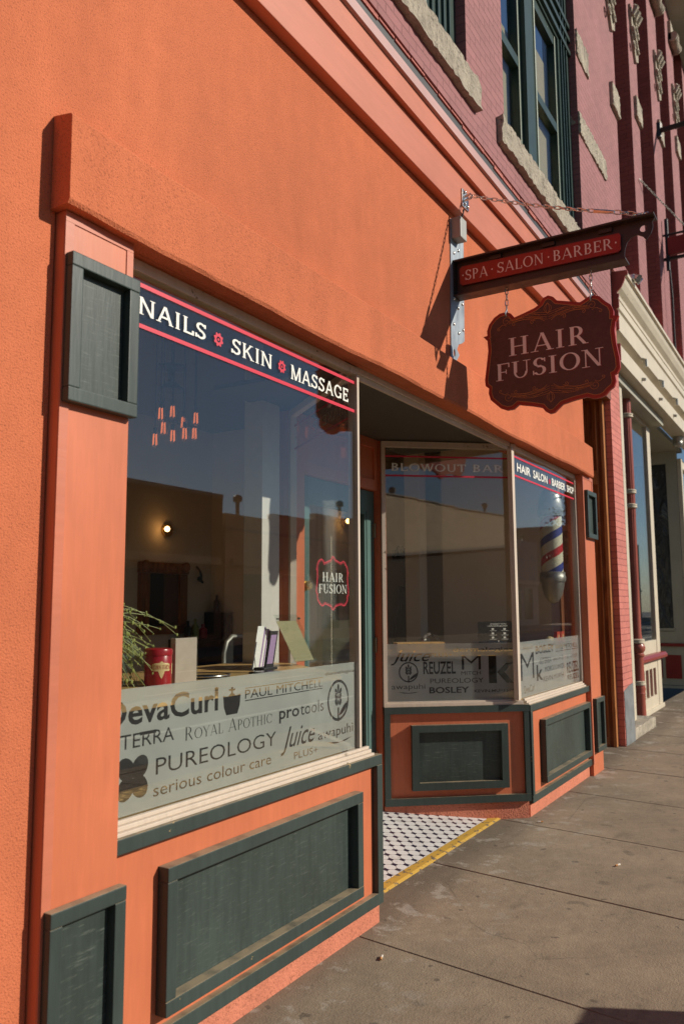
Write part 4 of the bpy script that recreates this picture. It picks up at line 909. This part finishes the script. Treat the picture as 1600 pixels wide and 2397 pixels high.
b = MB(); b.prism([(2.05, .90), (2.32, .62), (2.40, .70), (2.13, .98)], 1.2005, 1.272, 'z'); tag(b.build('wooden_box', 'counter', None, (2.2, .8, 1.2)), 'low honey wood box on the styling counter beside the door', 'box')
SC = thing('salon_chair', 'salon chair with a bent chrome back behind the blowout bar window', 'chair', (4.4, 1.62, .1))
b = MB(); b.tube([(3.30, 1.30, .9), (3.30, 1.30, 1.20), (3.36, 1.30, 1.27), (3.48, 1.30, 1.29), (3.66, 1.31, 1.26), (3.82, 1.33, 1.20), (3.9, 1.36, .95)], .016, 8); part(b, 'arm_rail', 'chrome', SC)
b = MB(); b.box(3.34, 3.56, 1.32, 1.36, .95, 1.25, .015); part(b, 'backrest', 'pewter', SC); b = MB(); b.box(3.34, 3.8, 1.36, 1.56, .58, .66, .02); part(b, 'seat', 'cabinet', SC); part(MB().lathe([(.16, 0), (.16, .02), (.03, .04), (.03, .48)], (3.57, 1.46, .1), 16), 'pedestal', 'chrome', SC)
HK = thing('coat_rack', 'dark carved coat rack on the wall behind the blowout bar window', 'coat rack', (5.4, 2.64, 2.1))
b = MB(); b.box(5.30, 6.05, 2.59, 2.65, 2.12, 2.25, .01); [b.ball((5.35 + .11 * k, 2.58, 2.26), .05, 8, (1, .4, 1)) for k in range(7)]; part(b, 'board', 'black', HK)
for x in (5.38, 5.6, 5.8, 5.98): part(MB().tube([(x, 2.59, 2.16), (x, 2.54, 2.11), (x, 2.52, 2.14)], .012, 6), 'hook', 'black', HK)
AP = thing('hanging_apron', 'long black apron hanging by its straps from the coat rack', 'apron', (5.4, 2.52, 1.2))
b = MB(); b.prism([(5.26, 1.80), (5.50, 1.80), (5.52, 1.62), (5.56, 1.45), (5.62, 1.15), (5.30, 1.02), (5.02, 1.10), (5.12, 1.35), (5.24, 1.55)], 2.49, 2.53, 'y'); part(b, 'cloth', 'black', AP)
b = MB(); b.tube([(5.36, 2.51, 1.80), (5.44, 2.53, 2.12), (5.47, 2.51, 1.80)], .010, 6); part(b, 'strap', 'black', AP)
def carton(x, label):
    o = thing('product_carton', label, 'carton', (x, .16, 1.2), 'cartons on the right window counter')
    b = MB(); b.prism([(x, 1.2005), (x + .095, 1.2005), (x + .135, 1.315), (x + .04, 1.315)], .15, .18, 'y'); part(b, 'body', 'redbox', o)
    part(MB().flat(union([[(x + .02, 1.205), (x + .078, 1.205), (x + .088, 1.235), (x + .030, 1.235)]]), onY(.1485)), 'print', 'black', o)
    part(MB().flat(union([ell(x + .082, 1.272, .016, .024, n=12)]), onY(.1485)), 'emblem', 'tingold', o); return o
carton(3.72, 'left one of two orange red cartons behind the right window'); carton(3.85, 'orange red carton nearest the right pier')
b = MB(); b.ball((3.62, .18, 1.25), .05, 10, (1.2, .8, .6)); tag(b.build('soap_dish', 'tingold', None, (3.6, .18, 1.2)), 'small rounded tan dish left of the orange red cartons', 'dish')

# ------------------------------------------------------------------ the neighbouring building
N0 = thing('neighbour_building', 'pink brick building with ivory storefront cornice and deep window bays', 'building', (6.2, 0, 0))
PX = [(6.165, 7.0), (8.06, 8.66), (9.86, 10.72), (11.85, 12.72), (14.0, 14.9), (16.2, 17.2), (18.6, 19.7), (21.2, 22.4)]
b = MB()
for x0, x1 in PX: b.box(x0, x1, .056, .56, 5.70, 16.0)
b.box(24, 60, .056, .56, 5.7, 16.0); b.box(6.165, 24, .2, .56, 5.70, 6.3)
part(b, 'brick_wall', 'brick', N0)
b = MB()
for (x0, x1), (x2, x3) in zip(PX, PX[1:]): b.box(x2 - .004, x2 - .0005, .062, .5, 5.72, 15.9)
part(b, 'pier_cheek', 'brick_red', N0)
for i, ((x0, x1), (x2, x3)) in enumerate(zip(PX, PX[1:])):
    b = MB(); b.box(x1, x1 + .09, .34, .5, 6.3, 13); b.box(x2 - .09, x2 - .005, .34, .5, 6.3, 13); b.box(x1 + .09, x2 - .09, .36, .5, 8.9, 9.05); b.box(x1 + .09, x2 - .09, .36, .5, 12.4, 13); b.box(x1 + .09, x2 - .09, .30, .5, 6.3, 6.42)
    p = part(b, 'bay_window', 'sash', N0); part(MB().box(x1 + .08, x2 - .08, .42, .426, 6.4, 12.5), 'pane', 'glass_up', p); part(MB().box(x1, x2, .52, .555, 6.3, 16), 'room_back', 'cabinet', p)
    b = MB(); b.box(x2 - .11, x2 - .092, .33, .345, 6.4, 12.4); part(b, 'sash_edge', 'sash_pale', p)
for i, (x0, x1) in enumerate(PX[:6]):
    b = MB(); b.box(x1 - .38, x1 + .03, .01, .3, 8.04 + .75 * i, 8.36 + .75 * i, .008); part(b, 'carved_block', 'stone', N0, rough=.006, rs=.07)
    b = MB(); z = 9.2 + .55 * i
    b.prism([(x1 - .46, z + .8), (x1 - .40, z + .35), (x1 - .2, z), (x1 - .02, z + .1), (x1 + .01, z + .8)], .02, .3, 'y')
    for k in range(9):
        cx_, cz_ = x1 - .40 + .36 * ((k * 7) % 9) / 9, z + .14 + .62 * k / 9; r_ = random.uniform(.05, .085)
        b.tube([(cx_ + r_ * (1 - t * .7) * math.cos(t * 9), .01 - .02 * t, cz_ + r_ * (1 - t * .7) * math.sin(t * 9)) for t in [q / 14 for q in range(15)]], [.022 - .010 * q / 14 for q in range(15)], 6)
    for k in range(3): b.tube([(x1 - .42 + .14 * k, .0, z + .62), (x1 - .40 + .14 * k, -.05, z + .74), (x1 - .36 + .14 * k, -.02, z + .82)], [.03, .045, .02], 6)
    part(b, 'carved_capital', 'stone', N0)
    b = MB(); z = 11.1 + .5 * i
    [b.tube([(x1 - .50 + .055 * q, -.02, z), (x1 - .452 + .055 * q, -.02, z)], .095 + .012 * math.sin(q * .9), 12) for q in range(9)]; b.box(x1 - .5, x1, .0, .2, z - .05, z + .35); part(b, 'scroll_bracket', 'stone', N0)
b = MB(); b.prism([(.05, 13.2), (-.35, 13.3), (-.55, 13.7), (-.6, 14.2), (.05, 14.2)], 9.0, 40); part(b, 'eaves_cornice', 'grey_n', N0)
# ivory storefront cornice
CO = [(.30, 5.70), (-.09, 5.665), (-.095, 5.61), (-.065, 5.60), (-.05, 5.54), (-.015, 5.47), (.035, 5.42), (.045, 5.39), (.02, 5.385), (.022, 5.34), (.045, 5.33), (.025, 5.32), (.025, 5.22), (.065, 5.19), (.035, 5.18), (.035, 4.94), (.15, 4.87), (.15, 4.755), (.03, 4.75), (.03, 4.54), (.30, 4.54)]
b = MB().prism(CO, 6.40, 30); part(b, 'cornice', 'cream_n', N0)
b = MB(); b.prism([(y + (.002 if y > .2 else -.012), z) for y, z in CO], 6.37, 6.398); part(b, 'cornice_end', 'rust', N0)
b = MB(); b.box(6.345, 6.42, .09, .5, 4.4, 5.72); part(b, 'cornice_gap', 'steel_dark', N0)
for k in range(6):
    x = 7.75 + 1.25 * k
    b = MB().tube([(x, .03, 4.92), (x, -.02, 4.89), (x, -.02, 4.80)], [.02, .035, .03], 8); part(b, 'light_socket', 'pewter', N0)
    b = MB().tube([(x - .05, .03, 4.62), (x - .05, -.02, 4.61)], [.025, .02], 8); part(b, 'light_socket', 'pewter', N0)
b = MB(); b.box(6.72, 6.88, -.12, -.02, 5.67, 5.74, .01); b.tube([(6.76, -.12, 5.72), (6.74, -.17, 5.67)], [.03, .05], 10); b.tube([(6.84, -.12, 5.72), (6.86, -.17, 5.67)], [.03, .05], 10); part(b, 'flood_lamp', 'chrome', N0)
b = MB(); b.box(6.345, 10.0, .16, .36, 4.42, 4.54); b.box(6.345, 13.2, .36, 3.0, 4.52, 4.60); part(b, 'storefront_soffit', 'grey_n', N0)
b = MB(); b.box(6.345, 7.3, .26, .5, .0, 4.42); part(b, 'storefront_wall', 'steel_dark', N0)
b = MB(); b.box(7.06, 7.20, .20, .259, .12, 4.42, .004); part(b, 'jamb_board', 'cream_n', N0)
b = MB(); b.box(6.345, 7.62, .055, .5, -.05, .125, .012); part(b, 'door_step', 'stone', N0, rough=.004, rs=.12)
b = MB().lathe([(.11, .0), (.115, .02), (.10, .05), (.105, .07), (.078, .09), (.075, .36), (.082, .38), (.075, .40), (.088, .44), (.075, .48), (.075, .86), (.088, .875), (.088, .90), (.075, .915), (.10, .95), (.105, .99), (.09, 1.03), (.075, 1.05), (.072, 1.10), (.062, 1.18), (.062, 2.74), (.066, 2.78), (.066, 4.52)], (7.90, .30, .0), 28, .12, (1.19, 4.05))
CL = part(b, 'iron_column', 'rust', N0)
for z, r_ in ((.485, .09), (1.04, .10), (2.88, .088), (3.08, .086), (4.15, .09)): b = MB(); b.lathe([(r_ * .8, 0), (r_, .008), (r_, .025), (r_ * .92, .032), (r_, .04), (r_, .055), (r_ * .8, .063)], (7.90, .30, z), 24); part(b, 'column_ring', 'cream_n', CL)
b = MB(); b.box(8.0, 9.86, .36, .42, 4.36, 4.52, .004); b.box(9.60, 9.86, .352, .44, .0, 4.36, .006); b.box(8.0, 9.60, .36, .42, .84, 1.03, .004); b.box(8.0, 9.60, .36, .42, .62, .76); b.box(8.0, 9.60, .36, .42, .06, .22); b.box(7.98, 9.9, .33, .44, -.02, .06, .01)
for x in (8.0, 8.62, 8.90, 9.18, 9.45): b.box(x, x + .07 if x < 9.4 else 9.6, .36, .42, .22, .62, .004)
SW = part(b, 'shop_window', 'cream_n', N0); part(MB().box(8.0, 9.61, .385, .392, 1.02, 4.37), 'pane', 'glass_up', SW)
part(MB().box(8.02, 9.56, .40, .41, .2, .63), 'red_panel', 'maroon', SW); part(MB().prism([(.27, .80), (.275, .76), (.36, .765), (.36, .84), (.30, .835)], 8.0, 9.98), 'sill', 'maroon', SW)
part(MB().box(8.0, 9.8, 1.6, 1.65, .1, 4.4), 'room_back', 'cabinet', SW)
b = MB(); b.box(12.85, 12.95, .42, .62, .06, 4.52); b.box(12.85, 12.95, .62, 2.2, .06, 1.06); b.box(12.85, 12.95, .62, 2.2, 4.28, 4.52); b.box(12.835, 12.85, .40, 2.2, .0, .05); b.box(12.83, 12.8495, .60, 2.2, 1.07, 1.12, .003)
RW = part(b, 'recess_wall', 'grey_n', N0); part(MB().box(12.87, 12.88, .60, 2.2, 1.05, 4.3), 'plastic_sheet', 'plastic', RW)
b = MB(); b.box(12.80, 12.8495, .38, 2.2, .78, .84, .004); b.box(12.838, 12.8495, .52, .80, .18, .62); b.box(12.838, 12.8495, .86, 1.1, .18, .62); part(b, 'red_trim', 'maroon', RW)
b = MB(); b.box(9.87, 13.0, 2.2, 2.3, 0, 4.52); part(b, 'recess_back', 'grey_n', N0)
b = MB(); b.box(12.86, 13.0, .34, .415, 0, 4.36); b.box(13.0, 30, .36, .42, 0, 1.0); b.box(13.0, 30, .36, .42, 4.2, 4.36); b.box(12.86, 30, .42, .5, 1.0, 4.2); p = part(b, 'far_storefront', 'cream_n', N0)
part(MB().box(13.02, 29.9, .40, .415, 1.0, 4.2), 'pane', 'glass_up', p)
part(MB().ball((11.61, .19, 4.42), .085, 14).lathe([(.07, 0), (.09, .05), (.09, .12)], (11.61, .19, 4.43), 14), 'dome_camera', 'pewter', N0)
NS = thing('neighbour_bracket', 'dark red bracket sign frame on the pink wall at the far right', 'sign', (10.28, 0, 7.3))
b = MB(); b.box(10.22, 10.30, -.75, -.02, 7.36, 7.66, .01); part(b, 'board', 'maroon', NS); b = MB(); b.tube([(10.26, .05, 7.30), (10.26, -.8, 7.30)], .03, 6); b.tube([(10.26, .05, 7.72), (10.26, -.8, 7.72)], .02, 6); b.tube([(10.26, -.01, 7.1), (10.26, -.01, 8.0)], .03, 6); part(b, 'frame', 'black', NS)
b = MB(); b.tube([(10.26, -.03, 7.1), (10.24, -.05, 6.6), (10.28, -.04, 6.1), (10.24, -.05, 5.72)], .014, 6); part(b, 'cable', 'black', NS)
b = MB(); b.tube([(10.3, .05, 9.62), (10.3, -1.3, 9.62)], .045, 8); b.tube([(10.3, .05, 9.5), (10.3, .04, 9.75)], .06, 8); tag(b.build('projecting_pole', 'black', None, (10.3, .05, 9.6)), 'thin black pole sticking out of the pink wall high at right', 'pole')
b = MB(); chain(b, (8.35, .04, 7.82), (11.0, -.5, 7.70), .08, .022, .005); tag(b.build('wall_chain', 'pewter', None, (8.35, .05, 7.8)), 'sagging chain hung from an iron hook on a pink pier', 'chain')

# ------------------------------------------------------------------ across the street: what the windows mirror
def block(name, label, x0, x1, h, mat, steps=(), wins=True, depth=14):
    o = thing(name, label, 'building', (x0, -19.5, 0)); b = MB(); b.box(x0, x1, -19.5 - depth, -19.5, -.2, h)
    for (a, c, dh) in steps: b.box(a, c, -19.9, -19.5, h, h + dh)
    part(b, 'wall', mat, o)
    b = MB(); b.box(x0 + .02, x1 - .02, -19.62, -19.44, h - .02, h + .14) if not steps else b.box(x0 + .02, x1 - .02, -19.6, -19.44, h - .5, h - .38); part(b, 'coping', 'grey_far', o)
    if wins:
        k = x0 + 1.2
        while k < x1 - 2.4:
            p = part(MB().box(k, k + 2.0, -19.56, -19.47, .5, 3.0), 'shop_front', 'darkglass', o); k += 2.9
        part(MB().box(x0 + .3, x1 - .3, -19.49, -19.3, 3.3, 3.6), 'sign_band', 'tan_far', o)
    return o
TB = thing('tan_block', 'tan stucco wall with a stepped parapet mirrored in the angled entry window', 'building', (-22, -30, 0))
b = MB(); b.box(-46, -22, -64, -19.5, -.4, 7.35)
for y0, y1, z in ((-31.7, -19.5, 7.72), (-33.8, -31.7, 7.66), (-35.6, -33.8, 7.60), (-64, -35.6, 7.52)): b.box(-22.35, -22.0, y0, y1, 7.352, z)
part(b, 'wall', 'tan_far', TB)
b = MB()
for y0, y1, z in ((-31.7, -19.5, 7.72), (-33.8, -31.7, 7.66), (-35.6, -33.8, 7.60), (-64, -35.6, 7.52)): b.box(-22.42, -21.94, y0 + .01, y1 - .01, z + .002, z + .07)
part(b, 'coping', 'grey_far', TB)
b = MB(); b.box(-21.998, -21.97, -52, -40.6, .2, 5.3); part(b, 'repaired_patch', 'tan_patch', TB)
LS = thing('added_dark_shed', 'added dark shed with a sloping roof that darkens the foot of the mirrored tan wall', 'shed', (-21, -35, 0))  # shed added to darken the lower part of the mirrored tan wall
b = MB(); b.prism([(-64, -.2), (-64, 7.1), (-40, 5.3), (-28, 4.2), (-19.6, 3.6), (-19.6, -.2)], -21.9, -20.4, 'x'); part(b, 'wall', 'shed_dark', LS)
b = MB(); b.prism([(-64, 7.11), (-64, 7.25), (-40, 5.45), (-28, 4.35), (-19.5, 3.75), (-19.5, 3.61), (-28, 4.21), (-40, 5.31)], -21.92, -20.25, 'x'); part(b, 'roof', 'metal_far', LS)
struct(MB().box(-20.4, 9.9, -64, -19.42, -.3, -.02).build('vacant_lot', 'concrete'))
block('brown_brick_block', 'dark brown brick building with a flat roof mirrored in the left window', 10, 22.4, 6.1, 'brown_far')
block('low_tan_block', 'lower tan building with a stepped roofline beside the flat roofed one', 22.6, 35, 5.3, 'tan_far', ((22.6, 26, .2), (26, 29.5, .5), (29.5, 35, .85)))
block('pale_stone_block', 'pale stone building far along the street mirrored in the right window', 36, 64, 6.6, 'grey_far', ((36, 46, .5), (46, 56, 1.0), (56, 64, .3)))
block('tall_brown_block', 'tall brown building at the far end of the opposite row', 76, 110, 9.5, 'brown_far')
def vent(x, z, label, y=-20.4):
    b = MB().lathe([(.09, 0), (.09, .8), (.2, .85), (.22, 1.05), (.1, 1.15)], (x, y, z), 12); return tag(b.build('roof_vent', 'metal_far', None, (x, y, z)), label, 'vent', 'roof vents across the street')
vent(-23.2, 7.3, 'roof vent behind the highest step of the tan parapet', -31.0); vent(-23.2, 7.3, 'roof vent behind the low end of the tan parapet', -41.0); vent(24.5, 5.4, 'roof vent on the lower tan building'); vent(33.2, 6.1, 'tall roof vent at the far end of the lower tan building')
b = MB().tube([(16.8, -20.5, 6.1), (16.8, -20.5, 8.2)], .05, 6).tube([(16.4, -20.5, 7.0), (17.2, -20.5, 7.0)], .03, 6); tag(b.build('roof_antenna', 'metal_far', None, (16.8, -20.5, 6.1)), 'thin antenna mast on the flat brown roof', 'antenna')
def street_tree(x, y, h, r, label, seed):
    rnd = random.Random(seed); o = thing('street_tree', label, 'tree', (x, y, 0), 'trees across the street')
    b = MB().tube([(x, y, -.1), (x + .1, y, h * .35), (x - .1, y, h * .6), (x, y, h * .85)], [.22, .17, .11, .04], 8)
    for k in range(6): a = k * 1.05; b.tube([(x, y, h * (.4 + .05 * k)), (x + r * .6 * math.cos(a), y + r * .6 * math.sin(a), h * (.62 + .05 * k))], [.07, .02], 5)
    part(b, 'trunk', 'bark', o); b = MB(); cl = [(rnd.gauss(0, r * .45), rnd.gauss(0, r * .45), rnd.gauss(h * .72, h * .13)) for _ in range(34)]
    for c in cl:
        for _ in range(60):
            p = Vector((x + c[0] + rnd.gauss(0, r * .14), y + c[1] + rnd.gauss(0, r * .14), c[2] + rnd.gauss(0, r * .12))); d = Vector((rnd.gauss(0, 1), rnd.gauss(0, 1), rnd.gauss(0, 1))).normalized(); e_ = d.orthogonal().normalized(); s_ = rnd.uniform(.08, .17); g_ = d.cross(e_)
            b.bm.faces.new([b.bm.verts.new(p + e_ * s_), b.bm.verts.new(p + g_ * s_ * .6), b.bm.verts.new(p - e_ * s_), b.bm.verts.new(p - g_ * s_ * .6)])
    part(b, 'crown', 'leaf', o)
street_tree(70, -16.8, 11, 3.2, 'broad green street tree mirrored near the barber pole', 3); street_tree(29.5, -38, 9.5, 3.5, 'leafy tree rising behind the lower tan building', 5)

# ------------------------------------------------------------------ litter on the sidewalk
def butt(x, y, a, label):
    o = thing('cigarette_butt', label, 'cigarette butt', (x, y, .002), 'cigarette ends on the sidewalk'); d = Vector((math.cos(a), math.sin(a), 0)); p = Vector((x, y, .008))
    part(MB().tube([p - d * .018, p], .005, 7), 'filter', 'filter', o); part(MB().tube([p, p + d * .022, p + d * .026], [.005, .005, .003], 7), 'paper', 'butt', o)
butt(-.30, -.22, .3, 'cigarette end nearest the camera below the left low wall'); butt(2.1, -1.15, 1.0, 'cigarette end out on the open sidewalk slabs'); butt(2.28, -.12, 2.2, 'cigarette end by the corner of the right plinth'); butt(1.55, -.82, -.4, 'tan cigarette end in front of the tiled entry')
NW = thing('added_shadow_box', 'added unseen box on a post at the kerb casting shade into the lower right corner', 'shadow caster', (.30, -3.15, 0))  # box added out of view only to cast the corner shadow
b = MB(); b.box(.02, .58, -3.38, -2.93, .42, 1.12, .02); part(b, 'body', 'shadow_box', NW)
b = MB(); b.box(.08, .52, -2.93, -2.91, .50, 1.02, .01); part(b, 'door', 'shadow_box', NW); b = MB(); b.box(.13, .47, -2.909, -2.905, .62, .96); part(b, 'window', 'darkglass', NW)
b = MB(); b.tube([(.30, -3.15, .02), (.30, -3.15, .43)], .06, 12).box(.10, .50, -3.32, -2.98, .0, .03, .005); part(b, 'post', 'shadow_box', NW)
